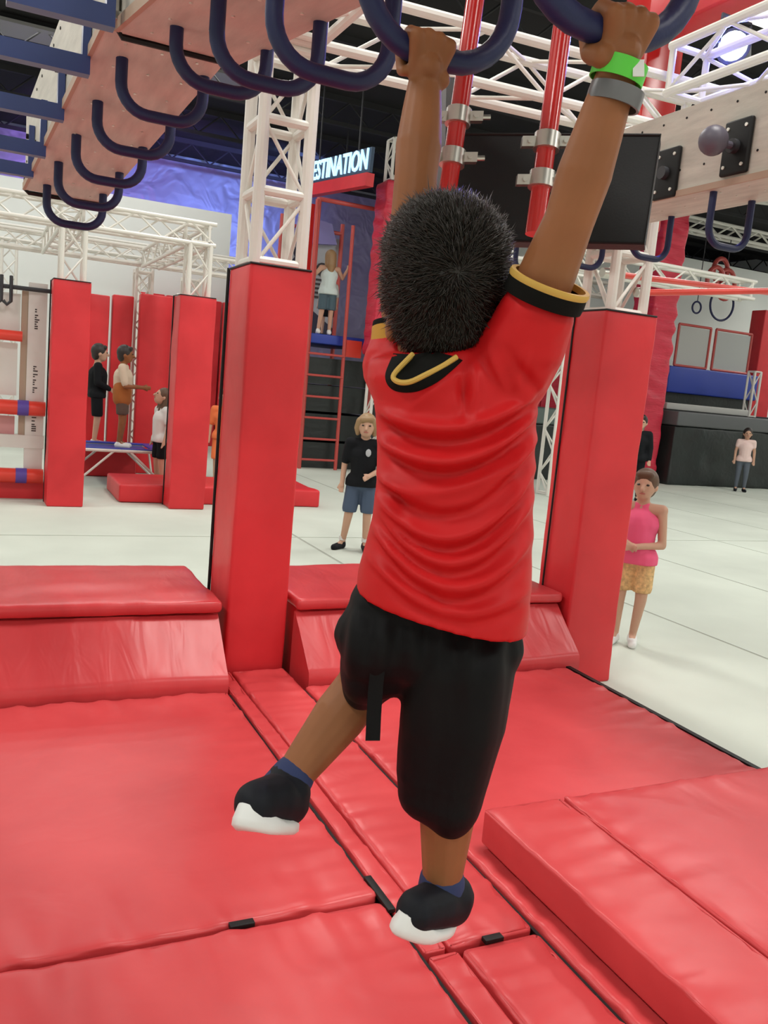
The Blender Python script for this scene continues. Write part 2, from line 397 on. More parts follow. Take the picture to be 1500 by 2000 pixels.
spot('stage_light', 'black stage light throwing violet on the insulation wall', (1.2, 19.2, 5.6), (4.5, 26, 6.0), (0.42, 0.20, 1.0), 1500, 90, CEIL)
spot('stage_light', 'black stage light throwing blue on the insulation wall', (7.6, 19.5, 6.2), (5.6, 26, 5.6), (0.22, 0.35, 1.0), 1100, 80, CEIL)

# ================================================================== RED LANDING MATS
def wr(amp, k=(1, 1, 1), seed=0.0, amp2=0.0, k2=(1, 1, 1)):
    def f(co, n):
        a = noise.noise(Vector((co.x*k[0]+seed, co.y*k[1], co.z*k[2])))*amp
        if amp2: a += noise.noise(Vector((co.x*k2[0]+seed, co.y*k2[1]+7, co.z*k2[2])))*amp2
        return a
    return f
def mat_disp(x0, x1, y0, y1, seed):
    """gentle swells plus short gathers that run in from the edges of the cover"""
    def f(co, n):
        a = noise.noise(Vector((co.x*1.7+seed, co.y*1.7, co.z)))*0.005-0.002
        if n.z > 0.5:
            dx = min(co.x-x0, x1-co.x); dy = min(co.y-y0, y1-co.y)
            ex = math.exp(-max(dx, 0)/0.13); ey = math.exp(-max(dy, 0)/0.14)
            a += ex*noise.noise(Vector((co.x*4+seed, co.y*17, 0)))*0.014 + ey*noise.noise(Vector((co.x*17+seed, co.y*4, 3)))*0.014
            a -= (ex+ey)*0.003
        return a
    return f
def floor_mat(label, x0, x1, y0, y1, z0, z1, seed, res=0.022, group=None, material='vinyl_mat', r=0.02):
    o = pad('landing_mat', (x0, y0, z0), (x1, y1, z1), material, r=r, res=res, disp=mat_disp(x0, x1, y0, y1, seed))
    return tag(o, label, 'mat', group)
MB_ = floor_mat('red vinyl landing mat in front of the padded bench left of the narrow strip', -1.6, 1.118, 2.118, 3.862, GF+0.022, 0, 1.0)
floor_mat('red vinyl landing mat sharing a velcro tab seam with the mat before the bench', -1.6, 1.118, 0.05, 2.100, GF+0.022, 0, 5.0)
floor_mat('narrow red strip mat running up to the padded pillar', 1.21, 1.493, 1.848, 4.14, GF+0.022, 0, 9.0, res=0.018)
floor_mat('thin red edge strip along the left side of the narrow mat', 1.132, 1.203, 1.848, 4.14, GF+0.022, -0.004, 10.0, res=0.025, r=0.012)
floor_mat('narrow red strip mat passing beside the raised mat', 1.235, 1.493, 0.05, 1.832, GF+0.022, 0, 12.0, res=0.018)
floor_mat('thin red edge strip beside the short strip mat', 1.132, 1.226, 0.05, 1.832, GF+0.022, -0.004, 13.0, res=0.025, r=0.012)
floor_mat('wide red landing mat with black edge bordering the grey carpet', 1.507, 3.12, 0.05, 3.862, GF+0.022, 0, 15.0)
tag(MB().box((3.122, 0.05, GF), (3.15, 3.88, -0.006)).build('edge_strip', 'black_vinyl', smooth=0), 'black edge strip between the wide red mat and grey carpet', 'edging')
rt = thing('raised_mat', 'thick red mat lying raised on top of the wide landing mat', 'mat', (2.3, 1.2, 0.0))
pad('mat_panel', (1.57, 0.05, 0.003), (1.892, 2.29, 0.132), 'vinyl_mat', rt, r=0.014, res=0.035, disp=mat_disp(1.57, 1.895, 0.05, 2.29, 21))
pad('mat_panel', (1.898, 0.05, 0.003), (3.10, 2.29, 0.132), 'vinyl_mat', rt, r=0.014, res=0.035, disp=mat_disp(1.895, 3.10, 0.05, 2.29, 27))
bs = thing('base_sheet', 'black underlay sheet with strips added to darken the gaps between red mats', 'underlay', (0.8, 2.0, GF))
MB().box((-1.6, 0.05, GF+0.001), (3.12, 3.86, GF+0.018)).build('sheet', 'black_vinyl', bs, smooth=0)
for a, b_ in (((1.1195, 0.05), (1.1305, 3.85)), ((1.4945, 0.05), (1.5055, 3.85))):
    MB().box((a[0], a[1], GF+0.0185), (b_[0], b_[1], -0.022 if b_[0]-a[0] > 0.009 else -0.035)).build('gap_shade', 'black_vinyl', bs, smooth=0)  # black strips stand in for the shade inside the mat gaps
for lab, (x, y, sx) in {'black velcro tab on the long seam between two landing mats': (0.695, 2.109, 0.035), 'black velcro tab on the short seam of the strip mats': (1.345, 1.840, 0.03),
                        'black velcro patch in the gap at the corner of four mats': (1.125, 2.10, 0.012)}.items():
    o = pad('velcro_tab', (x-sx, y-0.012 if sx > 0.02 else y-0.06, -0.012), (x+sx, y+0.012 if sx > 0.02 else y+0.12, 0.0015), 'black_vinyl', r=0.002, res=0.02); tag(o, lab, 'velcro tab')

# padded bench along the far end of the mats
def bench(label_r, label_c, x0, x1, seed):
    b = thing('ramp_pad', label_r, 'padded ramp', ((x0+x1)/2, 4.1, 0))
    # sloping pad: grid over the front slope with gathers
    n = max(8, int((x1-x0)/0.03)); prof = [(3.885, GF), (3.875, 0.012), (3.882, 0.05), (3.90, 0.066)] + [(3.90+(4.145-3.90)*k/10, 0.066+(0.292-0.066)*k/10) for k in range(1, 11)] + [(4.16, 0.293), (4.165, 0.285), (4.165, GF)]
    vs, fs = [], []
    K = len(prof)
    for i in range(n+1):
        x = x0+(x1-x0)*i/n
        for k, (y, z) in enumerate(prof):
            d = 0
            if 3 <= k <= 13:
                q = (k-3)/10
                d = noise.noise(Vector((x*6+seed, q*0.6, 0)))*0.006*(0.3+q) + noise.noise(Vector((x*2+seed, q*1.2, 4)))*0.008
            vs.append((x, y-d*0.7, z+d*0.7))
    for i in range(n):
        for k in range(K-1): fs.append((i*K+k, i*K+k+1, (i+1)*K+k+1, (i+1)*K+k))
        fs.append((i*K+K-1, i*K, (i+1)*K, (i+1)*K+K-1))
    fs += [tuple(range(K)), tuple(n*K+k for k in range(K-1, -1, -1))]
    MB().add(vs, fs).build('sloping_pad', 'vinyl_ramp', b, smooth=50)
    c = thing('bench_cap', label_c, 'padded bench', ((x0+x1)/2, 4.5, 0.3))
    pad('cushion', (x0-0.0, 4.115, 0.306), (x1+0.012, 4.95, 0.365), 'vinyl_ramp', c, r=0.022, res=0.035, disp=wr(0.010, (2, 5, 2), seed, 0.003, (14, 5, 5)))
    pad('core', (x0+0.02, 4.18, GF), (x1-0.01, 4.9, 0.312), 'vinyl_pad', c, r=0.02, res=0.2)
bench('red sloping pad leaning on the bench left of the padded pillar', 'red cushion capping the bench left of the padded pillar', -1.8, 1.125, 3.0)
bench('red sloping pad leaning on the bench between the two padded pillars', 'red cushion capping the bench between the two padded pillars', 1.535, 3.215, 8.0)

# ================================================================== PADDED PILLARS AND TRUSSES
def pillar(label, x0, x1, y0, y1, z0, z1, piping='left', material='vinyl_pad', seed=0.0, res=0.05, disp=None, amp=0.006):
    t = thing('padded_pillar', label, 'padded pillar', ((x0+x1)/2, (y0+y1)/2, z0))
    pad('cover', (x0, y0, z0), (x1, y1, z1), material, t, r=0.018, res=res, disp=disp or wr(amp, (2, 2, 1.2), seed, amp*0.5, (3, 3, 7)))
    pp = MB()
    if piping: pp.tube([(x0-0.003, y1+0.004, z) for z in np.linspace(z0, z1, 8)], 0.009, n=6)
    if pp.v: pp.build('piping', 'black_vinyl', t)
    MB().tube([(x1-0.01, y0-0.002, z1-0.005), (x0, y0-0.002, z1-0.005), (x0-0.002, y1-0.01, z1-0.005)], 0.006, n=6).build('piping', 'black_vinyl', t)
    return t
pillar('red padded pillar standing at the end of the narrow strip mat', 1.18, 1.50, 4.17, 4.56, GF, 2.03, seed=2)
tR = pillar('red padded pillar at the corner of mats and grey carpet', 3.25, 3.63, 4.07, 4.42, GF, 2.05, seed=6, amp=0.010, piping=None)
MB().tube([(3.240, 4.35, z) for z in np.linspace(GF, 2.04, 8)], 0.006, n=6).build('piping', 'black_vinyl', tR)
truss('truss_tower', 'white truss tower rising out of the pillar at the end of the strip mat', (1.34, 4.37, 2.03), (1.34, 4.37, 3.05), 0.30, up=(0, 1, 0), bay=0.36, r=0.030, rb=0.010, rungs=True)
truss('truss_tower', 'white truss tower rising out of the pillar by the grey carpet', (3.44, 4.25, 2.03), (3.44, 4.25, 3.05), 0.30, up=(0, 1, 0), bay=0.36, r=0.030, rb=0.010, rungs=True)
truss('truss_beam', 'white truss beam spanning between the two near truss towers', (1.19, 4.37, 3.22), (3.95, 4.27, 3.26), 0.32, bay=0.40, r=0.027, rb=0.011)
truss('truss_beam', 'white truss beam running beside the near pegboard to the strip mat tower', (1.34, 4.20, 3.22), (1.34, 0.4, 3.22), 0.30, bay=0.42, r=0.025, rb=0.010)
truss('truss_beam', 'white truss beam lit blue above the right pegboard', (3.62, 4.10, 3.40), (3.62, 1.2, 3.40), 0.30, bay=0.40, r=0.025, rb=0.011)
spot('stage_light', 'black stage light shining through the blue lit truss beam', tuple(gx(1432, 92, 3.92)), tuple(gx(1432, 92, 3.92)-np.array([0.9, 0.75, 0.1])), (0.07, 0.09, 1.0), 160, 150)
# red column above the right pegboard and red header
t = thing('red_column', 'glossy red column hanging behind the right pegboard', 'column', (4.22, 5.1, 2.75))
pad('column_cover', (4.06, 5.0, 2.75), (4.38, 5.3, CEIL), 'red_steel', t, r=0.02, res=0.5)
t = thing('red_header', 'red header beam above the blue lit truss', 'beam', (4.6, 3.0, 3.95))
pad('header_cover', (3.95, 1.2, 3.92), (4.25, 4.9, 4.25), 'vinyl_pad', t, r=0.02, res=0.2)
# far pillars at the left
pillar('red padded pillar beside the roller frame', 0.75, 1.15, 10.39, 10.75, GF, 2.34, seed=11, res=0.08, amp=0.012)
pillar('red padded pillar beside the person in the white tee', 2.13, 2.56, 10.39, 10.75, GF, 2.34, seed=14, res=0.08, amp=0.012)
far_trusses = [
 ('truss_tower', 'white truss tower on the pillar beside the roller frame', (0.95, 10.57, 2.3), (0.95, 10.57, 2.95), (0, 1, 0)),
 ('truss_tower', 'white truss tower on the pillar beside the person in white', (2.35, 10.57, 2.3), (2.35, 10.57, 2.95), (0, 1, 0)),
 ('truss_beam', 'white truss beam across the two far padded pillars', (-2.4, 10.57, 3.06), (2.52, 10.57, 3.06), (0, 0, 1)),
 ('truss_beam', 'white truss beam behind the far padded pillars', (-2.4, 13.9, 3.1), (4.2, 13.9, 3.1), (0, 0, 1)),
 ('truss_beam', 'white truss beam running back from the pillar by the roller frame', (0.95, 10.75, 3.06), (0.95, 13.75, 3.06), (0, 0, 1)),
 ('truss_beam', 'white truss beam running back from the pillar by the person in white', (2.35, 10.75, 3.06), (2.35, 13.75, 3.06), (0, 0, 1)),
 ('truss_tower', 'white truss tower behind the red wall pads with the people', (2.35, 14.35, GF), (2.35, 14.35, 2.95), (0, 1, 0)),
 ('truss_tower', 'white truss tower far behind at the end of the red wall pads', (3.15, 14.6, GF), (3.15, 14.6, 2.95), (0, 1, 0)),
 ('truss_beam', 'white truss beam before the white partition wall', (-2.4, 17.5, 3.6), (5.2, 17.5, 3.6), (0, 0, 1)),
 ('truss_tower', 'white truss tower before the white partition wall', (2.9, 17.5, GF), (2.9, 17.5, 3.45), (0, 1, 0)),
 ('truss_tower', 'white truss tower before the partition wall by the roller frame', (0.5, 17.5, GF), (0.5, 17.5, 3.45), (0, 1, 0)),
]
for nm, lab, a, b, up in far_trusses: truss(nm, lab, a, b, 0.29, up=up, bay=0.3, r=0.025, rb=0.012, fine=False)

# ================================================================== PEGBOARD BEAMS WITH GRIP BARS
def ubar_pts(c, w, leg, rad, n=7):
    """U-shaped bar: c is the centre of its bottom run, legs rise by leg"""
    x, y, z = c; h = w/2; pts = [(x-h, y, z+leg)]
    for i in range(n+1):
        a = math.pi + (math.pi/2)*i/n
        pts.append((x-h+rad+rad*math.cos(a), y, z+rad+rad*math.sin(a)))
    for i in range(n+1):
        a = 1.5*math.pi + (math.pi/2)*i/n
        pts.append((x+h-rad+rad*math.cos(a), y, z+rad+rad*math.sin(a)))
    pts.append((x+h, y, z+leg)); return pts
def board(t, A, B, w, hgt, th=0.02):
    """box beam from underside centre A to B; returns a placing function"""
    A, B = np.array(A, float), np.array(B, float); d = B-A; L_ = np.linalg.norm(d); d /= L_
    sx = np.cross(d, [0, 0, 1.0]); sx /= np.linalg.norm(sx)
    if sx[0] < 0: sx = -sx
    up = np.cross(sx, d); up = up if up[2] > 0 else -up
    c = (A+B)/2
    MB().obox(c+up*th/2, sx*w/2, d*L_/2, up*th/2).build('bottom_panel', 'plywood', t, smooth=0)
    MB().obox(c-sx*(w/2-th/2)+up*(hgt/2+0.001), sx*th/2, d*L_/2, up*(hgt/2-0.001)).build('side_panel', 'plywood', t, smooth=0)
    MB().obox(c+sx*(w/2-th/2)+up*(hgt/2+0.001), sx*th/2, d*L_/2, up*(hgt/2-0.001)).build('side_panel', 'plywood', t, smooth=0)
    MB().obox(c+up*(hgt-th/2), sx*(w/2-th), d*L_/2, up*th/2).build('top_panel', 'plywood', t, smooth=0)
    MB().obox(c-sx*(w/2+0.004)+up*0.012, sx*0.006, d*L_/2, up*0.014).build('edge_trim', 'ply_edge', t, smooth=0)
    hs = MB()
    for k in range(int(L_/0.15)):
        for q in (0.30, 0.88):
            p = A+d*(0.06+k*0.15)-sx*(w/2+0.001)+up*(hgt*q); hs.cyl(p, p-sx*0.002, 0.0055, n=8)
    hs.build('peg_holes', 'hole', t)['kind'] = 'stuff' 
    sc = MB()
    for k in range(int(L_/0.16)):
        for q in (-0.30, 0.0, 0.30):
            p = A+d*(0.08+k*0.16)+sx*w*q; sc.cyl(p, p-up*0.003, 0.0045, n=6)
    sc.build('screws', 'screw', t)['kind'] = 'stuff'
    return lambda s, u, v: A+d*s+sx*u+up*v
bars_px = [((145, 440), 4.06), ((172, 402), 3.70), ((212, 355), 3.34), ((260, 298), 2.98), ((315, 232), 2.62)]
bars_px2 = [((430, 175), 2.25), ((520, 165), 1.92), ((645, 150), 1.58), ((850, 113), 1.20), ((1180, 62), 0.88)]
BW, BR = 0.225, 0.0165
t1 = thing('pegboard_beam', 'pale pegboard beam with navy hanging grip bars and side pegs', 'obstacle', (0.40, 3.3, 2.19))
A1, B1 = (0.334, 4.20, 2.19), (0.442, 2.40, 2.335)
pl = board(t1, A1, B1, 0.32, 0.34)
MB().tube([(0.178, 4.212, 2.25), (0.176, 4.212, 2.195), (0.19, 4.212, 2.183), (0.48, 4.212, 2.183), (0.492, 4.212, 2.195)], 0.010, n=6).build('end_trim', 'black_vinyl', t1)
def under(A, B, y): k = (y-A[1])/(B[1]-A[1]); return A[2]+(B[2]-A[2])*k
for (px, y) in bars_px:
    p = gy(*px, y); leg = under(A1, B1, y)-p[2]+0.03
    g = MB().tube(ubar_pts(p, BW, leg, 0.075), BR, n=12).build('grip_bar', 'navy', t1)
# square side pegs: upright flange bolted on the side face and a bar that sticks out
for (px, L_) in (((207, 45), 0.24), ((160, 138), 0.24), ((112, 228), 0.26), ((78, 300), 0.28), ((55, 340), 0.3)):
    d = np.array(B1)-np.array(A1)
    y = 4.2
    for _ in range(30):
        k = (y-A1[1])/d[1]; xw = A1[0]-0.16-0.02+d[0]*k; q = gx(*px, xw) if abs(ray(*px)[0]) > 1e-4 else gy(*px, y); y = 0.5*y+0.5*min(max(q[1], 2.2), 4.3)
    q = gy(*px, y)
    k = (y-A1[1])/d[1]; xw = A1[0]-0.16+d[0]*k; z = q[2]+0.012
    g = MB().box((xw-L_, y-0.02, z-0.024), (xw-0.001, y+0.02, z+0.024)).build('side_peg', 'navy_steel', t1, smooth=0)
    MB().box((xw-0.022, y-0.02, z+0.0241), (xw-0.001, y+0.02, z+0.17)).build('flange', 'navy_steel', g, smooth=0)
    MB().cyl((xw-0.0225, y, z+0.13), (xw-0.032, y, z+0.13), 0.010, n=8).build('bolt', 'hole', g)
t2 = thing('pegboard_beam', 'near pegboard beam whose navy grip bars a person hangs from', 'obstacle', (0.6, 1.4, 2.2))
A2, B2 = (0.465, 2.44, 2.318), (0.645, 0.45, 2.13)
board(t2, A2, B2, 0.32, 0.34)
MB().tube([(0.303, 2.448, 2.42), (0.304, 2.446, 2.335), (0.318, 2.444, 2.313), (0.60, 2.444, 2.313), (0.622, 2.446, 2.325)], 0.008, n=6).build('end_trim', 'black_vinyl', t2)
for i, (px, y) in enumerate(bars_px2):
    p = gy(*px, y); leg = under(A2, B2, y)-p[2]+0.03
    MB().tube(ubar_pts(p, BW+(0.012 if i > 2 else 0), max(leg, 0.12), 0.095 if i > 2 else 0.08), BR, n=14).build('grip_bar', 'navy', t2)
t3 = thing('pegboard_beam', 'pale pegboard beam with black ball hold plates above the grey carpet', 'obstacle', (3.0, 3.2, 2.49))
A3, B3 = (3.11, 6.2, 2.49), (3.11, 1.6, 2.50)
pl3 = board(t3, A3, B3, 0.32, 0.40)
for y in (6.0, 5.3, 4.68, 4.15, 3.62, 3.10, 2.60, 2.1):
    MB().tube(ubar_pts((3.11, y, 2.27), 0.24, 0.25, 0.08), 0.0165, n=10).build('grip_bar', 'navy', t3)
for (px, ball) in (((1305, 340), False), ((1442, 288), True)):
    q = gx(*px, 2.945)
    g = pad('hold_plate', (2.925, q[1]-0.075, q[2]-0.115), (2.949, q[1]+0.075, q[2]+0.115), 'black_vinyl', t3, r=0.01, res=0.2)
    for a in (-0.05, 0.05):
        for b_ in (-0.08, 0.08): MB().cyl((2.925, q[1]+a, q[2]+b_), (2.92, q[1]+a, q[2]+b_), 0.008, n=8).build('bolt', 'screw', g)
    MB().cyl((2.926, q[1], q[2]), (2.90, q[1], q[2]), 0.03, n=12).build('hub', 'dark_metal', g)
    if ball: MB().cyl((2.90, q[1], q[2]), (2.86, q[1], q[2]), 0.015, n=10).ball((2.80, q[1], q[2]), 0.062, n=20).build('ball_grip', 'ball_grey', g)

# ================================================================== RED POLES, CLAMPS AND BLACK BOARDS
def pole(label, px_top, px_bot, depth, zt):
    b = gt(*px_bot, depth); tp = gt(*px_top, depth)
    x, y = (b[0]+tp[0])/2, (b[1]+tp[1])/2
    d = (tp-b); d /= np.linalg.norm(d); top = b+d*((zt-b[2])/d[2])
    t = thing('red_pole', label, 'pole', b)
    MB().cyl(b, top, 0.0215, n=20).build('tube', 'red_steel', t)
    return t, b, d
def clamp(t, p, d):
    p = np.array(p); g = MB().cyl(p-d*0.018, p+d*0.018, 0.030, n=16).build('clamp', 'steel', t)
    for sx in (-1, 1):
        e = MB(); q = p+CR*sx*0.040; e.obox(q, CR*0.017, np.array([0, 0, 0.011]), np.cross(CR, [0, 0, 1])*0.012); e.cyl(q-np.cross(CR, [0, 0, 1])*0.02, q+np.cross(CR, [0, 0, 1])*0.02, 0.006, n=8)
        if sx > 0: e.cyl(p+CR*0.045, p+CR*0.075, 0.006, n=8)
        e.build('clamp_bolt', 'steel', g)
ta, b0, d0 = pole('red steel pole clamped in front of the black rubber board behind the hanging person\'s head', (925, 20), (868, 420), 2.02, 3.08)
for px in ((905, 230), (895, 310)): q = gt(*px, 2.02); clamp(ta, b0+d0*((q[2]-b0[2])/d0[2]), d0)
tb, b1, d1 = pole('red steel pole with cut lower end beside the hanging person\'s raised arm', (1103, 20), (1044, 458), 1.95, 3.08)
for px in ((1068, 278), (1055, 352)): q = gt(*px, 1.95); clamp(tb, b1+d1*((q[2]-b1[2])/d1[2]), d1)
def slab(name, label, cat, corners, th, material, edge=None):
    """flat board from four surveyed corners, given real thickness away from the viewer"""
    c = [np.asarray(q, float) for q in corners]; n = np.cross(c[1]-c[0], c[3]-c[0]); n /= np.linalg.norm(n)
    if n @ CF < 0: n = -n
    vs = c + [q+n*th for q in c]
    t = thing(name, label, cat, (c[0]+c[1]+c[2]+c[3])/4)
    MB().add(vs, [(0,1,2,3),(7,6,5,4),(0,4,5,1),(1,5,6,2),(2,6,7,3),(3,7,4,0)]).build('board', material, t, smooth=0)
    if edge: MB().tube(vs[:4], 0.004, n=6, closed=True).build('edge', edge, t)
    return t
slab('rubber_board', 'wide black rubber board clamped behind the two red poles', 'board', [gt(886, 262, 2.16), gt(1290, 264, 2.0), gt(1258, 476, 2.0), gt(870, 468, 2.16)], 0.05, 'rubber', 'black_vinyl')
slab('rubber_board', 'narrow grey board edge beside the hanging person\'s left forearm', 'board', [gt(852, 150, 2.37), gt(872, 150, 2.215), gt(868, 385, 2.215), gt(848, 385, 2.37)], 0.03, 'rubber_edge')
# red tube bars leaving the right tower
for lab, a, b_ in (('red handrail tube fixed on the near side of the right tower', (3.60, 4.22, 2.19), (6.0, 4.22, 2.52)), ('red handrail tube fixed on the far side of the right tower', (3.55, 4.5, 2.32), (6.2, 5.3, 2.55))):
    t = thing('handrail', lab, 'handrail', a); MB().cyl(a, b_, 0.02, n=14).build('tube', 'red_tube', t); MB().cyl(np.array(a)-[0.03, 0, 0], np.array(a)+[0.03, 0, 0.004], 0.03, n=12).build('collar', 'steel', t)

# ================================================================== FAR LEFT: ROLLER FRAME, WALL PADS, TRAMPOLINE
t = thing('roller_frame', 'white panel frame with red roller tubes left of the far padded pillar', 'obstacle', (-0.6, 10.95, GF))
Y0 = 10.95
MB().box((0.53, Y0, 0.05), (0.73, Y0+0.12, 2.30)).build('post', 'white_panel', t, smooth=0)
MB().box((-2.2, Y0-0.01, 0.40), (0.74, Y0+0.14, 0.55)).build('bottom_rail', 'white_panel', t, smooth=0)
MB().box((-2.2, Y0+0.06, 1.72), (0.45, Y0+0.10, 2.16)).build('panel', 'white_panel', t, smooth=0)
MB().box((-2.2, Y0+0.06, 1.00), (0.43, Y0+0.10, 1.60)).build('panel', 'white_panel', t, smooth=0)
MB().box((-2.2, Y0+0.06, 0.55), (0.42, Y0+0.10, 0.76)).build('panel', 'pink_panel', t, smooth=0)
MB().box((0.46, Y0+0.03, 0.55), (0.53, Y0+0.11, 2.2)).build('channel', 'ply_edge', t, smooth=0)
for z in (1.68, 0.87, 0.08):
    rr = 0.085 if z < 0.9 else 0.06
    g = MB().cyl((-2.2, Y0-0.06, z), (0.74 if z < 0.9 else 0.47, Y0-0.06, z), rr, n=18).build('roller', 'red_tube', t)
    if z < 0.9: MB().cyl((0.44, Y0-0.06, z), (0.56, Y0-0.06, z), rr+0.004, n=18).build('tape', 'blue_tape', g)
MB().box((-2.2, Y0, GF), (0.76, Y0+0.25, 0.0)).build('base_pad', 'vinyl_pad', t, smooth=0)
MB().cyl((-2.2, Y0-0.05, 2.22), (0.80, Y0-0.05, 2.22), 0.025, n=10).build('top_bar', 'dark_metal', t)
for x in (0.24, 0.34):
    MB().tube([(x, Y0-0.05, 2.34), (x, Y0-0.08, 2.20), (x, Y0-0.08, 2.06), (x-0.04, Y0-0.08, 2.02), (x-0.08, Y0-0.08, 2.06)], 0.02, n=8).build('hook', 'dark_metal', t)
ink = MB()
for z0, z1 in ((1.78, 2.02), (1.05, 1.36), (0.60, 0.78)):
    z = z0
    while z < z1:
        ink.box((0.60, Y0-0.003, z), (0.60+random.choice((0.02, 0.035, 0.05)), Y0-0.001, z+0.014)); z += random.choice((0.025, 0.04))
ink.build('lettering', 'ink', t, smooth=0)

for lab, x0, x1, y, z1 in (('red wall pad behind the person in the black jumper', 1.50, 1.82, 14.0, 2.47), ('red wall pad behind the person on the trampoline', 1.86, 2.17, 14.0, 2.50), ('wide dark red wall pad behind the person in the white tee', 2.24, 2.72, 13.8, 2.55)):
    tag(pad('wall_pad', (x0, y, GF), (x1, y+0.2, z1), 'vinyl_pad', r=0.02, res=0.2, disp=wr(0.01, (2, 2, 1), x0)), lab, 'wall pad')
tag(pad('white_post', (2.72, 13.55, GF), (2.81, 13.64, 2.6), 'white_panel', r=0.01, res=0.5), 'slim white post beside the dark red wall pad', 'post')
for k in range(5):
    x = 3.05+k*0.62
    tag(pad('wall_pad', (x, 19.3, GF), (x+0.58, 19.5, 3.0), 'vinyl_pad', r=0.02, res=0.3), 'red wall pad before the white partition seen past the pillar', 'wall pad', 'red pads on the far partition')
tag(pad('block_mat', (1.60, 10.80, GF), (4.22, 11.9, 0.03), 'vinyl_pad', r=0.03, res=0.12, disp=wr(0.012, (3, 3, 3), 4)), 'long red block mat lying behind the padded pillars', 'mat')
tag(pad('block_mat', (1.40, 13.24, GF), (2.2, 13.95, 0.22), 'vinyl_pad', r=0.03, res=0.12, disp=wr(0.012, (3, 3, 3), 9)), 'red block mat at the foot of the wall pads', 'mat')
# mini trampoline
tx, ty, tz = 1.82, 12.65, 0.30
t = thing('mini_trampoline', 'mini trampoline with blue bed and white folding legs', 'trampoline', (tx, ty, GF))
w2, d2 = 0.56, 0.50
MB().box((tx-w2+0.16, ty-d2+0.14, tz-0.008), (tx+w2-0.16, ty+d2-0.14, tz+0.002)).build('bed', 'blue_bed', t, smooth=0)
fr = MB()
for a, b_ in (((-1, -1), (1, -1)), ((1, -1), (1, 1)), ((1, 1), (-1, 1)), ((-1, 1), (-1, -1))):
    fr.cyl((tx+a[0]*w2, ty+a[1]*d2, tz), (tx+b_[0]*w2, ty+b_[1]*d2, tz), 0.022, n=10)
fr.build('frame', 'truss_white', t)
for (x0, x1, y0, y1) in ((-w2, w2, -d2, -d2+0.15), (-w2, w2, d2-0.15, d2), (-w2, -w2+0.15, -d2+0.15, d2-0.15), (w2-0.15, w2, -d2+0.15, d2-0.15)):
    pad('edge_pad', (tx+x0, ty+y0, tz+0.012), (tx+x1, ty+y1, tz+0.035), 'blue_vinyl', t, r=0.01, res=0.3)
for sy in (-1, 1):
    for (xa, xb) in ((-0.1, -0.62), (0.1, 0.62), (-0.52, -0.60), (0.52, 0.60)):
        rod('leg', (tx+xa, ty+sy*d2, tz), (tx+xb, ty+sy*d2*1.02, GF+0.02), 0.016, 'truss_white', t)

# ================================================================== CENTRE BACK: CLIMBING TOWER WITH LADDER
LX0, LX1, LY = 5.60, 6.34, 15.53
t = thing('ladder', 'red steel ladder leading up to the dark blue platform', 'ladder', ((LX0+LX1)/2, LY, GF))
for x in (LX0, LX1):
    rod('rail', (x, LY, GF), (x-0.02, LY+0.05, 4.75 if x == LX0 else 4.4), 0.035, 'red_frame', t)
for z in (-0.02, 0.38, 0.78, 1.18, 1.58, 1.98): rod('rung', (LX0, LY, z), (LX1, LY, z), 0.022, 'red_frame', t)
t = thing('climbing_platform', 'dark blue platform on black boxes where a person stands', 'platform', (6.4, 16.3, GF))
pad('deck', (5.62, 15.7, 2.18), (7.0, 17.8, 2.36), 'blue_vinyl', t, r=0.02, res=0.4)
for z in (0, 0.55, 1.1, 1.62): MB().box((5.55, 15.75, GF+z), (7.2, 17.7, GF+z+0.5)).build('black_box', 'vinyl_crash', t, smooth=0)
for x, y in ((5.64, 15.66), (6.98, 15.66), (5.64, 17.8), (6.98, 17.8)): rod('corner_post', (x, y, GF), (x, y, 4.8), 0.045, 'red_frame', t)
MB().box((5.35, 15.8, 3.3), (5.62, 15.9, 4.70)).build('red_panel', 'red_steel', t, smooth=0)
rod('top_rail', (5.64, 15.66, 4.78), (6.98, 15.66, 4.78), 0.04, 'red_frame', t)
rod('top_rail', (5.64, 17.8, 4.6), (6.98, 17.8, 4.6), 0.04, 'red_frame', t)
MB().box((6.40, 15.62, 1.98), (6.72, 15.68, 2.30)).build('red_skirt', 'red_tube', t, smooth=0)
MB().box((5.7, 17.9, 2.3), (7.0, 18.0, 4.5)).build('back_panel', 'graph_grey', t, smooth=0)
MB().prism([(5.75, 4.5), (6.15, 4.0), (6.4, 3.7), (6.1, 3.2), (7.0, 2.6), (7.0, 2.3), (5.7, 2.3), (5.7, 3.6), (6.0, 4.0)], 'y', 17.88, 17.9).build('mural', 'graph_dark', t, smooth=0)
MB().prism([(5.85, 4.25), (6.85, 4.35), (6.7, 4.75), (6.0, 4.85)], 'y', 17.70, 17.85).build('awning', 'graph_violet', t, smooth=0)
em = MB()
for k in range(5): em.box((6.42+0.02*k, 17.86, 3.22+k*0.09), (6.80-0.02*k, 17.878, 3.26+k*0.09))
em.cyl((6.62, 17.878, 3.82), (6.62, 17.86, 3.82), 0.14, n=14).build('emblem', 'ink', t)
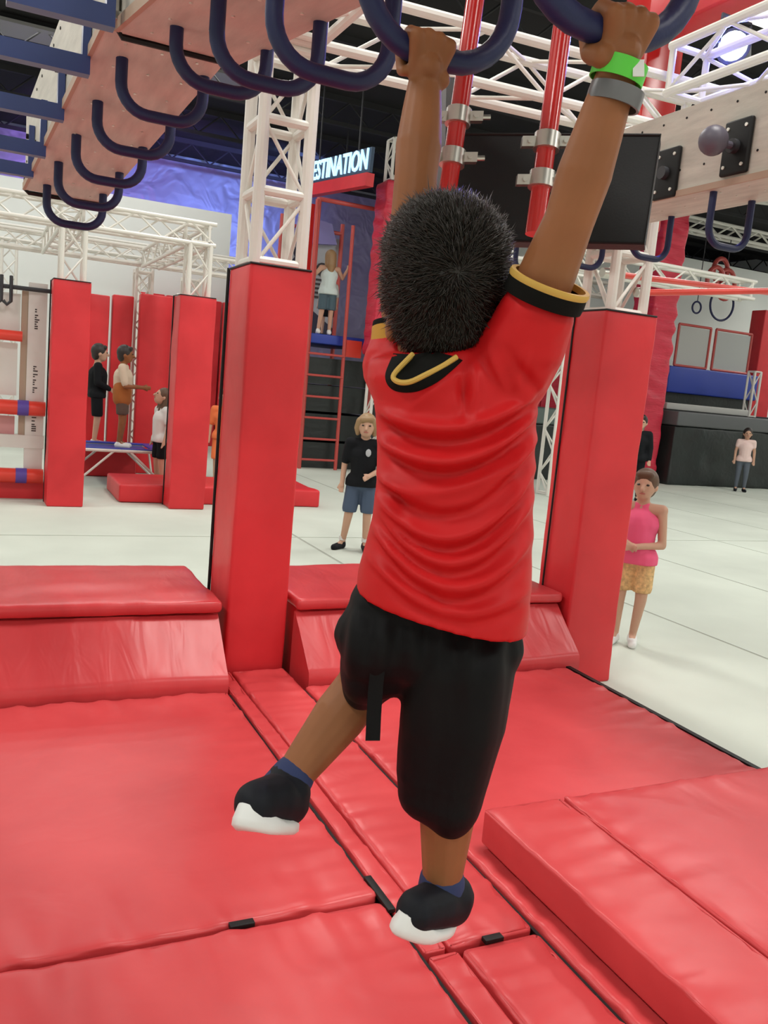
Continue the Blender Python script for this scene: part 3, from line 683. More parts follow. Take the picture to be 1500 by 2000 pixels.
# lit sign on a red beam
t = thing('lit_sign', 'blue lit sign with white letters on a red beam above the ladder', 'sign', (6.0, 15.9, 5.0))
sa, sb = gy(599, 341, 17.2), gy(727, 312, 14.5); sd = sb-sa; sl = np.linalg.norm(sd); sd /= sl
nrm = np.cross(sd, [0, 0, 1]); nrm /= np.linalg.norm(nrm); nrm = nrm if nrm @ CF < 0 else -nrm
su = np.cross(nrm, sd); su = su if su[2] > 0 else -su
MB().obox((sa+sb)/2, sd*sl/2, nrm*0.03, su*0.21).build('sign_box', 'sign_board', t, smooth=0)
MB().obox((sa+sb)/2-su*0.33, sd*sl/2, nrm*0.08, su*0.11).build('red_beam', 'vinyl_pad', t, smooth=0)
for q in (0.2, 0.8): rod('hanger', sa+sd*sl*q+su*0.21, (*(sa+sd*sl*q)[:2], CEIL-0.002), 0.015, 'dark_metal', t)
cu = bpy.data.curves.new('letters', 'FONT'); cu.body = 'DESTINATION'; cu.size = 0.50; cu.extrude = 0.012; cu.align_x = 'CENTER'; cu.align_y = 'CENTER'; cu.resolution_u = 3; cu.offset = 0.006
to = bpy.data.objects.new('tmp', cu); COL.objects.link(to)
dg = bpy.context.evaluated_depsgraph_get(); tm = bpy.data.meshes.new_from_object(to.evaluated_get(dg)); bpy.data.objects.remove(to)
xmax = max(abs(v.co.x) for v in tm.vertices); k = (sl*0.47)/xmax
cm = (sa+sb)/2+nrm*0.045
for v in tm.vertices: v.co = vec(cm+sd*v.co.x*k+su*v.co.y*1.0+nrm*v.co.z)
tm.name = 'letters'; link('letters', tm, 'sign_glow', t)
# wrinkled pad on a truss tower right of it
truss('truss_tower', 'white truss leg under the wrinkled crimson pad beside the ladder', (6.92, 15.2, GF), (6.92, 15.2, 2.03), 0.34, up=(0, 1, 0), bay=0.38, r=0.03, rb=0.014, fine=False)
truss('truss_tower', 'white truss head on top of the wrinkled crimson pad', (6.92, 15.2, 5.22), (6.92, 15.2, 5.95), 0.34, up=(0, 1, 0), bay=0.38, r=0.03, rb=0.014, fine=False)
def wrinkled(seed, amp, f=9):
    def g(co, n): return amp*math.sin(co.z*f*2.4+6*noise.noise(Vector((co.x*1.5+seed, co.y*1.5, co.z*1.1)))+2*(co.x+co.y))*(0.5+noise.noise(Vector((co.x*2, co.y*2+seed, co.z*2))))
    return g
tag(pad('wrinkled_pad', (6.66, 14.95, 2.05), (7.16, 15.45, 5.2), 'vinyl_wrinkled', r=0.04, res=0.05, disp=wrinkled(3, 0.02)), 'wrinkled crimson pad wrapped round the tower beside the ladder', 'pillar pad')

# ================================================================== RIGHT BACK
tag(pad('wrinkled_pad', (13.9, 15.75, GF), (14.62, 16.5, 6.2), 'vinyl_wrinkled', r=0.06, res=0.08, disp=wrinkled(9, 0.04, 6)), 'tall wrinkled crimson pillar pad beside the dark crash mats', 'pillar pad')
for lab, x0, x1, y0, z1 in (('dark crash mat wall seen between the person and the pillar', 10.2, 13.75, 15.4, 1.0), ('long dark crash mat wall behind the person in grey leggings', 14.78, 18.9, 15.5, 1.20), ('dark crash mat wall at the end of the row', 19.15, 23.0, 15.9, 1.25)):
    t = thing('crash_mat', lab, 'crash mat', ((x0+x1)/2, y0, GF))
    pad('mat_body', (x0, y0, GF), (x1, y0+2.2, z1), 'vinyl_crash', t, r=0.06, res=0.15, disp=wr(0.05, (1, 1, 2), x0, 0.03, (4, 4, 4)))
    pad('top_pad', (x0, y0-0.05, z1+0.0), (x1, y0+2.2, z1+0.34), 'turf_mat' if x0 < 12 else 'rubber_edge', t, r=0.04, res=0.4)
tag(pad('slab_mat', (14.9, 16.0, 1.56), (17.6, 17.6, 1.72), 'slab_grey', r=0.03, res=0.4), 'pale grey slab mat lying on the long crash mat', 'mat')
t = thing('blue_platform', 'blue vinyl platform with dark skirt behind the crash mats', 'platform', (18.4, 18.6, GF))
pad('blue_edge', (16.7, 18.0, 2.02), (20.0, 19.9, 2.72), 'blue_vinyl', t, r=0.04, res=0.4)
MB().box((16.8, 18.15, GF), (19.9, 19.8, 2.03)).build('skirt', 'vinyl_crash', t, smooth=0)
for x0, x1 in ((17.0, 18.15), (18.35, 19.7)):
    fr = thing('framed_panel', 'red framed panel with pale pane beside the crimson pillar' if x0 < 18 else 'red framed panel with grey pane beside the dark red pad', 'panel', ((x0+x1)/2, 18.2, 2.78))
    for a, b_ in (((x0, 2.76), (x1, 2.76)), ((x1, 2.76), (x1, 3.85)), ((x1, 3.85), (x0, 3.85)), ((x0, 3.85), (x0, 2.76))):
        rod('frame_bar', (a[0], 18.2, a[1]), (b_[0], 18.2, b_[1]), 0.035, 'red_frame', fr)
    MB().box((x0+0.05, 18.19, 2.80), (x1-0.05, 18.21, 3.8)).build('pane', 'grey_wall' if x0 > 18 else 'slab_grey', fr, smooth=0)
truss('truss_tower', 'slim white truss leg standing on the crash mat before the blue platform', (18.6, 16.9, 1.56), (18.6, 16.9, 2.75), 0.28, up=(0, 1, 0), bay=0.35, r=0.03, rb=0.016, fine=False)
tag(pad('wall_pad', (20.2, 18.3, GF), (20.9, 18.8, 4.6), 'vinyl_pad', r=0.03, res=0.4), 'dark red pad standing right of the blue platform', 'wall pad')
for k in range(4):
    tag(pad('wall_pad', (10.0+k*0.95, 18.2, GF), (10.92+k*0.95, 18.45, 3.6), 'vinyl_wrinkled', r=0.03, res=0.3), 'crimson wall pad beyond the dark crash mats', 'wall pad', 'crimson pads on the far right')
def hoop(label, c, r, rt, top):
    t = thing('hanging_hoop', label, 'hoop', c)
    MB().tube([(c[0]+r*math.cos(a), c[1], c[2]+r*math.sin(a)) for a in np.linspace(0, 2*math.pi, 33)[:-1]], rt, n=8, closed=True).build('hoop', 'navy', t)
    MB().cyl((c[0], c[1], c[2]+r), (c[0], c[1], top), 0.012, n=6).build('strap', 'dark_metal', t)
hoop('small dark ring hanging on a strap before the white wall', (17.33, 18.0, 4.31), 0.15, 0.025, 6.3)
hoop('large dark hoop hanging before the white wall', (18.21, 18.0, 4.49), 0.42, 0.03, 6.3)
t = thing('orange_loops', 'tangled orange loops hanging before the white wall', 'loops', (18.0, 17.8, 5.4))
for k, (dx, dz, r) in enumerate(((-0.25, -0.2, 0.28), (0.2, -0.25, 0.32), (0.0, 0.1, 0.25))):
    MB().tube([(17.9+dx+r*math.cos(a), 17.8+0.06*k, 5.25+dz+r*1.2*math.sin(a)) for a in np.linspace(0, 2*math.pi, 25)[:-1]], 0.06, n=8, closed=True).build('loop', 'red_frame', t)
truss('truss_beam', 'white truss beam the hoops hang from', (14.5, 18.0, 6.35), (23.5, 18.0, 6.35), 0.4, bay=0.5, r=0.045, rb=0.025, fine=False)
truss('truss_beam', 'white truss beam crossing high at the far right', (14.5, 14.5, 6.3), (24, 12.5, 6.6), 0.4, bay=0.5, r=0.045, rb=0.025, fine=False)
# clutter seen through the right tower: more trusses
truss('truss_tower', 'white truss tower far behind the right padded pillar', (9.6, 13.0, GF), (9.6, 13.0, 3.79), 0.4, up=(0, 1, 0), bay=0.4, r=0.035, rb=0.018, fine=False)
truss('truss_beam', 'white truss beam far behind the right padded pillar', (8.0, 13.0, 4.0), (13.8, 13.0, 4.0), 0.4, bay=0.45, r=0.035, rb=0.018, fine=False)
truss('truss_beam', 'white truss beam before the crimson wall pads', (8.0, 17.6, 4.3), (14.0, 17.6, 4.3), 0.4, bay=0.45, r=0.04, rb=0.02, fine=False)

# ================================================================== PEOPLE IN THE BACKGROUND
def person(label, loc, facing, height, shirt, shorts, hair, shoes, skin='skin_light', arms=None, long_hair=False, leggings=False, logo=None, extra=None, sleeve=0.45, short_len=0.30, head_pitch=0.0, voxel=0.011, socks=None, tank=False, shaggy=False):
    """facing: world heading vector (x,y). arms: dict overriding joints, in units of height"""
    t = thing('person', label, 'person', loc)
    f = np.array([facing[0], facing[1], 0.0]); f /= np.linalg.norm(f); rt = np.array([f[1], -f[0], 0.0]); up = np.array([0, 0, 1.0]); o = np.array(loc, float); H = height
    def w(p): return o + (rt*p[0] + f*p[1] + up*p[2])*H
    J = dict(hipL=(-.052, 0, .50), hipR=(.052, 0, .50), kneeL=(-.058, .012, .27), kneeR=(.058, .012, .27), ankL=(-.06, -.01, .045), ankR=(.06, -.01, .045),
             toeL=(-.072, .075, .018), toeR=(.072, .075, .018), pel=(0, 0, .53), chest=(0, 0, .69), neck=(0, -.005, .80), head=(0, .012, .905),
             shL=(-.105, 0, .775), shR=(.105, 0, .775), elL=(-.135, -.01, .62), elR=(.135, -.01, .62), wrL=(-.14, .03, .485), wrR=(.14, .03, .485))
    if arms: J.update(arms)
    P = {k: w(v) for k, v in J.items()}
    def R(*a): return [q*H for q in a]
    b = MB()
    b.chain([P['hipL'], P['kneeL'], P['ankL']], R(.047, .033, .021), 10).chain([P['hipR'], P['kneeR'], P['ankR']], R(.047, .033, .021), 10)
    b.cap(P['ankL'], P['toeL'], *R(.022, .016), 10).cap(P['ankR'], P['toeR'], *R(.022, .016), 10)
    b.chain([P['pel'], P['chest'], P['neck']], R(.075, .08, .034), 12).cap(P['shL'], P['shR'], *R(.034, .034), 10)
    b.cap(P['hipL'], P['hipR'], *R(.05, .05), 10)
    for s in 'LR':
        b.chain([P['sh'+s], P['el'+s], P['wr'+s]], R(.030, .023, .017), 10)
        d = P['wr'+s]-P['el'+s]; d /= np.linalg.norm(d); a = np.cross(d, f); a /= (np.linalg.norm(a)+1e-9)
        hb = P['wr'+s]+d*.022*H; b.cap(P['wr'+s], hb, *R(.017, .019), 8)
        for k, q in enumerate((-1.2, -.4, .4, 1.2)): b.cap(hb+a*q*.011*H, hb+d*(.045-.004*abs(q))*H+a*q*.012*H+f*.008*H, *R(.0075, .006), 6)
        b.cap(hb-d*.01*H+a*.016*H, hb+d*.018*H+a*.03*H, *R(.008, .006), 6)
    hc = P['head']; cp, sp = math.cos(head_pitch), math.sin(head_pitch); hf = f*cp+up*sp; hu = up*cp-f*sp
    b.cap(P['neck'], hc, *R(.033, .04), 10)
    b.ball(hc, R(.060, .070, .078), 14, ax=[rt, hf, hu]); b.ball(hc+hf*.022*H-hu*.04*H, R(.043, .045, .045), 12, ax=[rt, hf, hu])
    b.cap(hc+hf*.07*H-hu*.002*H, hc+hf*.083*H-hu*.022*H, *R(.009, .012), 8)
    for s in (-1, 1): b.ball(hc+rt*s*.062*H-hu*.012*H, R(.010, .016, .02), 8, ax=[rt, hf, hu])
    link('body', remesh(b, voxel*0.8, 4), skin, t)
    for s in (-1, 1): MB().ball(hc+hf*.068*H+rt*s*.025*H+hu*.004*H, R(.009, .006, .006), 8, ax=[rt, hf, hu]).build('eye', 'eye', t)
    MB().ball(hc+hf*.066*H-hu*.043*H, R(.018, .006, .005), 8, ax=[rt, hf, hu]).build('mouth', 'lip', t)
    # hair: cap open at the face
    h = MB(); h.ball(hc-hf*.012*H+hu*.016*H, R(.071, .074, .078), 16, ax=[rt, hf, hu])
    h.ball(hc-hf*.03*H-hu*.02*H, R(.062, .05, .06), 12, ax=[rt, hf, hu])
    if long_hair: h.chain([hc-hf*.045*H, hc-hf*.06*H-hu*.09*H, hc-hf*.06*H-hu*.20*H], R(.05, .055, .03), 10); h.cap(hc-hf*.02*H+rt*.05*H, hc-hf*.03*H+rt*.055*H-hu*.11*H, *R(.024, .016), 8).cap(hc-hf*.02*H-rt*.05*H, hc-hf*.03*H-rt*.055*H-hu*.11*H, *R(.024, .016), 8)
    elif shaggy:
        for q in (-1, 1): h.chain([hc+rt*q*.05*H+hu*.03*H, hc+rt*q*.064*H-hu*.02*H, hc+rt*q*.060*H-hu*.06*H], R(.03, .026, .016), 8)
        h.cap(hc+hf*.05*H+hu*.05*H-rt*.035*H, hc+hf*.052*H+hu*.042*H+rt*.03*H, *R(.022, .024), 8)
    else: h.cap(hc+hf*.045*H+hu*.055*H-rt*.03*H, hc+hf*.045*H+hu*.055*H+rt*.03*H, *R(.022, .022), 8)
    link('hair', remesh(h, voxel*0.8, 3), hair, t)
    # shirt
    s_ = MB(); s_.chain([P['pel']-up*.01*H, P['chest'], P['neck']-up*.025*H], R(.088, .093, .04), 14)
    if not tank: s_.cap(P['shL'], P['shR'], *R(.042, .042), 10)
    else: s_.cap(P['shL']*.62+P['shR']*.38, P['shR']*.62+P['shL']*.38, *R(.038, .038), 10)
    s_.cap(P['pel']-rt*.036*H-up*.035*H, P['pel']+rt*.036*H-up*.035*H, *R(.088, .088), 12); s_.cap(P['chest']-rt*.03*H, P['chest']+rt*.03*H, *R(.08, .08), 10)
    if not tank:
        for s in 'LR':
            q = P['sh'+s]+(P['el'+s]-P['sh'+s])*min(1, sleeve*2) ; s_.cap(P['sh'+s], q, *R(.042, .036), 10)
            if sleeve > 0.6: s_.cap(q, P['el'+s]+(P['wr'+s]-P['el'+s])*0.9, *R(.034, .026), 10)
    sm_ = remesh(s_, voxel, 4); hz = P['pel'][2]-.055*H
    for v in sm_.vertices:
        if v.co.z < hz: v.co.z = hz+0.15*(v.co.z-hz)
    sh = link('shirt', sm_, shirt, t)
    if logo: MB().ball(P['chest']+f*.094*H+rt*(-.03)*H+up*.03*H, R(.020, .006, .028), 8, ax=[rt, f, up]).build('chest_print', logo, sh)
    # shorts
    p_ = MB(); p_.cap(P['hipL']*.5+P['hipR']*.5-rt*.03*H-up*.005*H, P['hipL']*.5+P['hipR']*.5+rt*.03*H-up*.005*H, *R(.066, .066), 10)
    for s in 'LR':
        if leggings: p_.chain([P['hip'+s], P['knee'+s], P['ank'+s]+up*.02*H], R(.055, .038, .026), 10)
        else: p_.cap(P['hip'+s], P['hip'+s]+(P['knee'+s]-P['hip'+s])*short_len/0.42, *R(.058, .056), 10)
    pm_ = remesh(p_, voxel, 4)
    if not leggings:
        hz = min(P['hip'+s][2]+(P['knee'+s][2]-P['hip'+s][2])*short_len/0.42 for s in 'LR')-.02*H
        for v in pm_.vertices:
            if v.co.z < hz: v.co.z = hz+0.12*(v.co.z-hz)
    link('leggings' if leggings else 'shorts', pm_, shorts, t)
    for s in 'LR':
        m_ = MB(); a = P['ank'+s]-up*.018*H; m_.cap(a-f*.012*H, P['toe'+s]+f*.005*H, *R(.030, .025), 8); m_.cap(P['ank'+s], a, *R(.027, .029), 8)
        me = remesh(m_, voxel*0.8, 2)
        zf = loc[2]+0.002
        for v in me.vertices: v.co.z = max(v.co.z, zf)
        link('shoe', me, shoes, t)
        if socks: MB().cyl(P['ank'+s]+up*.02*H, P['ank'+s]+up*.05*H, *R(.0275, .027), 12).build('sock', socks, t)
    if extra: extra(t, P, w, H, f, rt, up)
    return t
def to_cam(p): return (-p[0], -p[1])
# boy in black tee
person('person in a black tee and navy shorts on the grey carpet', (3.58, 8.02, GF), (-0.45, -0.95), 1.42, 'cloth_black', 'cloth_navy', 'hair_blond', 'shoe_dark', logo='graph_grey', shaggy=True, socks='white_cloth', short_len=0.36, sleeve=0.40,
       arms=dict(wrL=(-.05, .12, .56), elL=(-.14, .0, .61), kneeR=(.075, .02, .27), ankR=(.105, -.02, .045), toeR=(.16, .05, .018)))
person('person in a pink tank top and cream shorts behind the padded pillar', (4.30, 4.72, GF), (-0.85, -0.7), 1.30, 'cloth_pink', 'cloth_cream', 'hair_brown', 'sole_white', tank=True, short_len=0.30,
       arms=dict(wrL=(.0, .12, .575), elL=(-.13, .0, .585), wrR=(.02, .11, .58), elR=(.12, .0, .60), ankL=(-.03, -.05, .045), toeL=(-.05, .04, .018)))
person('person in a blush tee and grey leggings before the crash mats', (16.3, 14.75, GF), (-0.6, -0.7), 1.51, 'cloth_blush', 'cloth_grey', 'hair_dark', 'shoe_dark', leggings=True, long_hair=True, sleeve=0.22, voxel=0.014)
def rust_hem(t, P, w, H, f, rt, up):
    m_ = MB()
    for q in (-1, 1): m_.cap(P['pel']+rt*q*.036*H+up*.035*H, P['pel']+rt*q*.036*H-up*.05*H, .090*H, .088*H, 14); link('sash', remesh(m_, .014, 4), 'cloth_rust', t)
person('person in a tan tee and rust wrap standing on the trampoline', (1.86, 12.62, 0.304), (0.95, -0.25), 1.44, 'cloth_tan', 'cloth_brown', 'hair_dark', 'sole_white', skin='skin', extra=rust_hem, sleeve=0.42, short_len=0.28,
       arms=dict(wrR=(.10, .20, .60), elR=(.14, .04, .60), wrL=(-.10, .18, .60), elL=(-.14, .03, .60)), voxel=0.013)
person('person in a black long sleeved top partly behind the far pillar', (1.63, 13.55, 0.226), (0.95, -0.1), 1.52, 'cloth_black', 'cloth_black', 'hair_dark', 'sole_white', sleeve=0.95, short_len=0.34,
       arms=dict(wrR=(.08, .12, .56), elR=(.14, .0, .62), wrL=(-.08, .12, .56), elL=(-.14, .0, .62)), voxel=0.013)
person('person in a white tee and black shorts looking up beside the trampoline', (float(gy(313, 900, 11.98)[0]), 11.98, GF), (-0.95, -0.2), 1.42, 'white_cloth', 'cloth_black', 'hair_brown', 'shoe_dark', long_hair=True, sleeve=0.35, head_pitch=0.4, voxel=0.013)
person('person in orange glimpsed between the padded pillars', (3.40, 12.9, GF), (-0.4, -0.9), 1.45, 'cloth_orange', 'cloth_orange', 'hair_brown', 'sole_white', short_len=0.40, voxel=0.016)
person('person in a pale mint top climbing onto the dark blue platform', (6.0, 15.78, 2.362), (0.1, 1.0), 1.58, 'cloth_mint', 'cloth_teal', 'hair_blond', 'sole_white', long_hair=True, tank=True, sleeve=0.2, short_len=0.34, voxel=0.016,
       arms=dict(elL=(-.20, .0, .66), wrL=(-.27, .02, .77), elR=(.17, .02, .68), wrR=(.23, .02, .80), ankL=(-.09, -.01, .045), ankR=(.05, .0, .045)))
person('person in a grey top further back on the blue platform', (6.48, 17.0, 2.362), (0.1, 1.0), 1.35, 'slab_grey', 'cloth_black', 'hair_dark', 'shoe_dark', voxel=0.018)
person('person in black standing by the tall crimson pillar', (11.0, 12.4, GF), (-0.6, -0.7), 1.62, 'cloth_black', 'cloth_black', 'hair_dark', 'shoe_dark', leggings=True, sleeve=0.9, voxel=0.018)

# ================================================================== THE BOY HANGING FROM THE BARS
boy = thing('person', 'person in a red jersey and black shorts hanging from the grip bars', 'person', gt(860, 1850, 1.27))
vX = np.array([1.0, 0, 0]); vZ = np.array([0, 0, 1.0])
barL, barR = gy(850, 113, 1.20), gy(1180, 62, 0.88)
cL = gy(828, 110, 1.20); cL[2] = barL[2]; cL[1] = barL[1]
cR = gy(1204, 64, 0.88); cR[2] = barR[2]; cR[1] = barR[1]
tL = (cL-CC) @ CF; tR_ = (cR-CC) @ CF
back = -np.array([CF[0], CF[1], 0]); back /= np.linalg.norm(back)
def hand(mb, c, wrist, s, a=vX):
    Rt = BR; up = vZ; b = np.cross(a, up); b = b if b @ back > 0 else -b      # b: towards the boy (and the viewer)
    n = wrist-c; hu = -n/np.linalg.norm(n)
    for i, o_ in enumerate((-1.5, -.5, .5, 1.5)):
        off = a*o_*0.0172; lift = (0.006, 0.009, 0.008, 0.003)[i] if s > 0 else (0.003, 0.008, 0.009, 0.006)[i]
        M0 = wrist + a*o_*0.0080 + hu*0.014 + b*0.002
        K = c + off + b*(Rt+0.010) + up*(0.006+lift)
        mb.chain([M0, K], [0.0145, 0.0118], 10)
        mb.chain([K, c+off+up*(Rt+0.0080)+b*0.002, c+off-b*(Rt+0.009)+up*0.006, c+off-b*(Rt*0.7+0.004)-up*(Rt+0.006), c+off-b*0.004-up*(Rt+0.010)], [0.0112, 0.0092, 0.0092, 0.0088, 0.008], 10)
    mb.chain([wrist+hu*0.01, c-up*0.022+b*0.018], [0.023, 0.020], 12)
    mb.chain([wrist+a*s*0.008+hu*0.014, c+a*s*0.025-up*0.032+b*0.012, c+a*s*0.030-up*(Rt+0.008)-b*0.006, c+a*s*0.018-up*(Rt+0.008)-b*0.016], [0.016, 0.0140, 0.0110, 0.0092], 10)
wL = gt(829, 166, tL*1.005); wR = gt(1207, 140, tR_*1.005)
eL = gt(812, 345, 1.235); eR = gt(1112, 430, 1.055)
sL = gt(792, 690, 1.235); sR = gt(1018, 660, 1.125)
body = MB()
body.chain([wL, wL+(eL-wL)*0.3, wL+(eL-wL)*0.68, eL, eL+(sL-eL)*0.4, sL], [0.0245, 0.029, 0.0335, 0.031, 0.034, 0.037])
body.chain([wR, wR+(eR-wR)*0.3, wR+(eR-wR)*0.68, eR, eR+(sR-eR)*0.4, sR], [0.0240, 0.0285, 0.0335, 0.031, 0.036, 0.040])
hand(body, cL, wL, +1); hand(body, cR, wR, -1)
nk = gt(822, 712, 1.185); hd = gt(868, 540, 1.150); chs = gt(890, 850, 1.185); pel = gt(850, 1200, 1.225)
body.chain([pel, chs, gt(860, 740, 1.18), nk], [0.052, 0.060, 0.05, 0.034]).cap(sL, sR, 0.04, 0.04)
body.chain([nk, gt(845, 640, 1.165)], [0.036, 0.045])
body.ball(hd, 0.074, 18).ball(gt(852, 610, 1.170), 0.066, 16)
body.chain([gt(800, 560, 1.21), gt(790, 640, 1.215)], [0.045, 0.032]).ball(gt(766, 640, 1.165), (0.010, 0.012, 0.020), 10)     # cheek, ear
hipL, hipR = gt(770, 1235, 1.215), gt(905, 1250, 1.235)
knL, anL = gt(712, 1335, 1.315), gt(562, 1530, 1.255)
knR, anR = gt(880, 1500, 1.25), gt(862, 1735, 1.30)
body.chain([hipL, knL], [0.050, 0.042]).chain([knL, knL+(anL-knL)*0.35, anL], [0.040, 0.040, 0.026])
body.chain([hipR, knR], [0.052, 0.045]).chain([knR, knR+(anR-knR)*0.35, anR], [0.042, 0.042, 0.028])
link('body', remesh(body, 0.0028, 5, factor=0.45), 'skin', boy)

# jersey
rows = [((700, 1142), (1030, 1240), 1.225), ((703, 1105), (1036, 1185), 1.22), ((716, 1060), (1039, 1120), 1.215), ((730, 1005), (1041, 1050), 1.21), ((738, 935), (1043, 965), 1.20), ((739, 860), (1047, 870), 1.19),
        ((734, 790), (1050, 790), 1.185), ((718, 742), (1050, 725), 1.18), ((722, 705), (1040, 680), 1.185), ((760, 690), (1010, 655), 1.19)]
sh = MB(); NS = 56; rings = []
for i, (l, r_, tt) in enumerate(rows):
    pl_, pr_ = gt(*l, tt+0.012), gt(*r_, tt-0.02); c = (pl_+pr_)/2; a = (pr_-pl_)/2; la = np.linalg.norm(a); ah = a/la
    nb = np.cross(ah, vZ); nb /= np.linalg.norm(nb); nb = nb if nb @ back > 0 else -nb
    dth = (0.108, 0.105, 0.101, 0.097, 0.093, 0.091, 0.089, 0.082, 0.068, 0.040)[i]
    for k in range(NS):
        th = 2*math.pi*k/NS; cs, sn = math.cos(th), math.sin(th)
        cs = math.copysign(abs(cs)**0.85, cs); sn = math.copysign(abs(sn)**0.9, sn)
        rings.append(c + ah*la*cs + nb*dth*sn)
fs = []
for i in range(len(rows)-1): fs += [(i*NS+k, i*NS+(k+1) % NS, (i+1)*NS+(k+1) % NS, (i+1)*NS+k) for k in range(NS)]
fs += [tuple(range(NS-1, -1, -1)), tuple((len(rows)-1)*NS+k for k in range(NS))]
sh.add(rings, fs)
cuR = gt(1045, 622, 1.105); cuL = gt(778, 628, 1.235)
dR = (eR-sR)/np.linalg.norm(eR-sR); dL = (eL-sL)/np.linalg.norm(eL-sL)
sh.chain([gt(985, 735, 1.15), gt(1022, 672, 1.12), cuR], [0.060, 0.056, 0.0505]); sh.chain([gt(800, 750, 1.205), gt(778, 718, 1.222), gt(782, 694, 1.232)], [0.056, 0.052, 0.049])
sme = remesh(sh, 0.004, 8, 'jersey')
# drape of the cloth: smile shaped folds across the back, pleats under the raised arms
co = np.empty(len(sme.vertices)*3); sme.vertices.foreach_get('co', co); co = co.reshape(-1, 3)
no = np.empty(len(sme.vertices)*3); sme.vertices.foreach_get('normal', no); no = no.reshape(-1, 3)
dd = co-CC; zz = dd @ CF; PX = 750+FPX*(dd @ CR)/zz; PY = 1000-FPX*(dd @ CU)/zz
fac = np.clip(-(no @ CF)*1.6, 0, 1)
u = (PX-885)/155
def fold(y0, curve, skew, wid, amp, um=1.25):
    y = PY-(y0-curve*(u**2)+skew*u); e = np.exp(-(y/wid)**2); asym = e-0.8*np.exp(-((y-wid*1.5)/(wid*1.1))**2)
    return amp*asym*np.clip(um-np.abs(u), 0, 0.5)/0.5
D = 2.1*(fold(838, 55, -12, 16, 0.0060)+fold(902, 70, -18, 15, 0.0065)+fold(958, 60, -30, 14, 0.003)+fold(985, 95, -25, 15, 0.0045)+fold(1052, 110, -20, 15, 0.005)+fold(1100, 120, -5, 16, 0.0045)+fold(1150, 110, 10, 18, 0.005)+fold(1195, 70, 25, 15, 0.003))
px_ = PX-(905+(PY-760)*0.02); D += -0.012*np.exp(-(px_/13)**2)*np.clip(1-np.abs(PY-765)/75, 0, 1)+0.006*np.exp(-((px_-24)/11)**2)*np.clip(1-np.abs(PY-765)/75, 0, 1)
for (x0, y0, x1, y1, wd, am) in ((880, 740, 800, 800, 12, .006), (1000, 700, 1050, 770, 12, -.006), (960, 690, 985, 760, 10, .005), (1030, 680, 1010, 760, 10, .004), (750, 800, 770, 880, 12, -.004), (760, 940, 800, 1060, 12, -.004), (1010, 880, 1000, 1010, 14, .003), (790, 1100, 880, 1200, 14, -.003)):
    vx, vy = x1-x0, y1-y0; ln = math.hypot(vx, vy); s = ((PX-x0)*vx+(PY-y0)*vy)/ln; q = ((PX-x0)*-vy+(PY-y0)*vx)/ln
    D += am*np.exp(-(q/wd)**2)*np.exp(-((s-ln/2)/(ln*0.55))**2)
D += 0.0015*np.array([noise.noise(Vector((p[0]*26, p[1]*26, p[2]*40))) for p in co])
co = co+no*(D*fac)[:, None]; sme.vertices.foreach_set('co', co.ravel()); sme.update(); sme.shade_smooth()
jer = link('jersey', sme, 'shirt_red', boy)
def band(c, d, r, wdt, th, n=40, tilt=None):
    """flat cloth band wound round a limb"""
    d = d/np.linalg.norm(d); a = np.cross(d, [0.3, 0.9, 0.1]); a /= np.linalg.norm(a); b = np.cross(d, a)
    rx, ry = r if hasattr(r, '__len__') else (r, r)
    mb = MB(); vs = []; prof = [(0, -wdt/2), (th, -wdt/2), (th*1.2, 0), (th, wdt/2), (0, wdt/2)]; K = len(prof)
    for i in range(n):
        t_ = 2*math.pi*i/n
        for (o_, z) in prof: vs.append(c + d*z + a*(rx+o_)*math.cos(t_) + b*(ry+o_)*math.sin(t_))
    fs = [(i*K+k, i*K+(k+1) % K, ((i+1) % n)*K+(k+1) % K, ((i+1) % n)*K+k) for i in range(n) for k in range(K)]
    return mb.add(vs, fs)
band(cuR+dR*0.034, dR, 0.0475, 0.020, 0.004).build('sleeve_cuff', 'black_knit', jer); band(cuR+dR*0.047, dR, 0.0465, 0.008, 0.0055).build('cuff_piping', 'yellow_trim', jer)
cLc = gt(786, 668, 1.228); band(cLc, dL, 0.0415, 0.036, 0.003).build('sleeve_cuff', 'yellow_lining', jer); band(cLc+dL*0.022, dL, 0.0405, 0.008, 0.003).build('cuff_piping', 'black_knit', jer)
# collar gaping away from the nape, lying on the jersey
from mathutils.bvhtree import BVHTree
bvh = BVHTree.FromPolygons([v.co[:] for v in sme.vertices], [p.vertices[:] for p in sme.polygons])
def onjersey(x, y, lift=0.003, fallback=1.12):
    d = vec(ray(x, y)); h = bvh.ray_cast(vec(CC), d.normalized())
    t_ = (np.array(h[0])-CC) @ CF if h[0] is not None else fallback
    return gt(x, y, min(t_, 1.17)-lift)
out_px = [(768, 690), (752, 735), (768, 762), (808, 766), (848, 750), (880, 726), (904, 704)]
in_px = [(806, 692), (770, 731), (776, 745), (800, 746), (835, 730), (866, 714), (892, 697)]
def spline(P, m=6):
    out = []; k = len(P)
    for i in range(k):
        p0, p1, p2, p3 = P[i-1], P[i], P[(i+1) % k], P[(i+2) % k]
        for j in range(m):
            t_ = j/m; out.append(0.5*((2*p1)+(-p0+p2)*t_+(2*p0-5*p1+4*p2-p3)*t_**2+(-p0+3*p1-3*p2+p3)*t_**3))
    return out
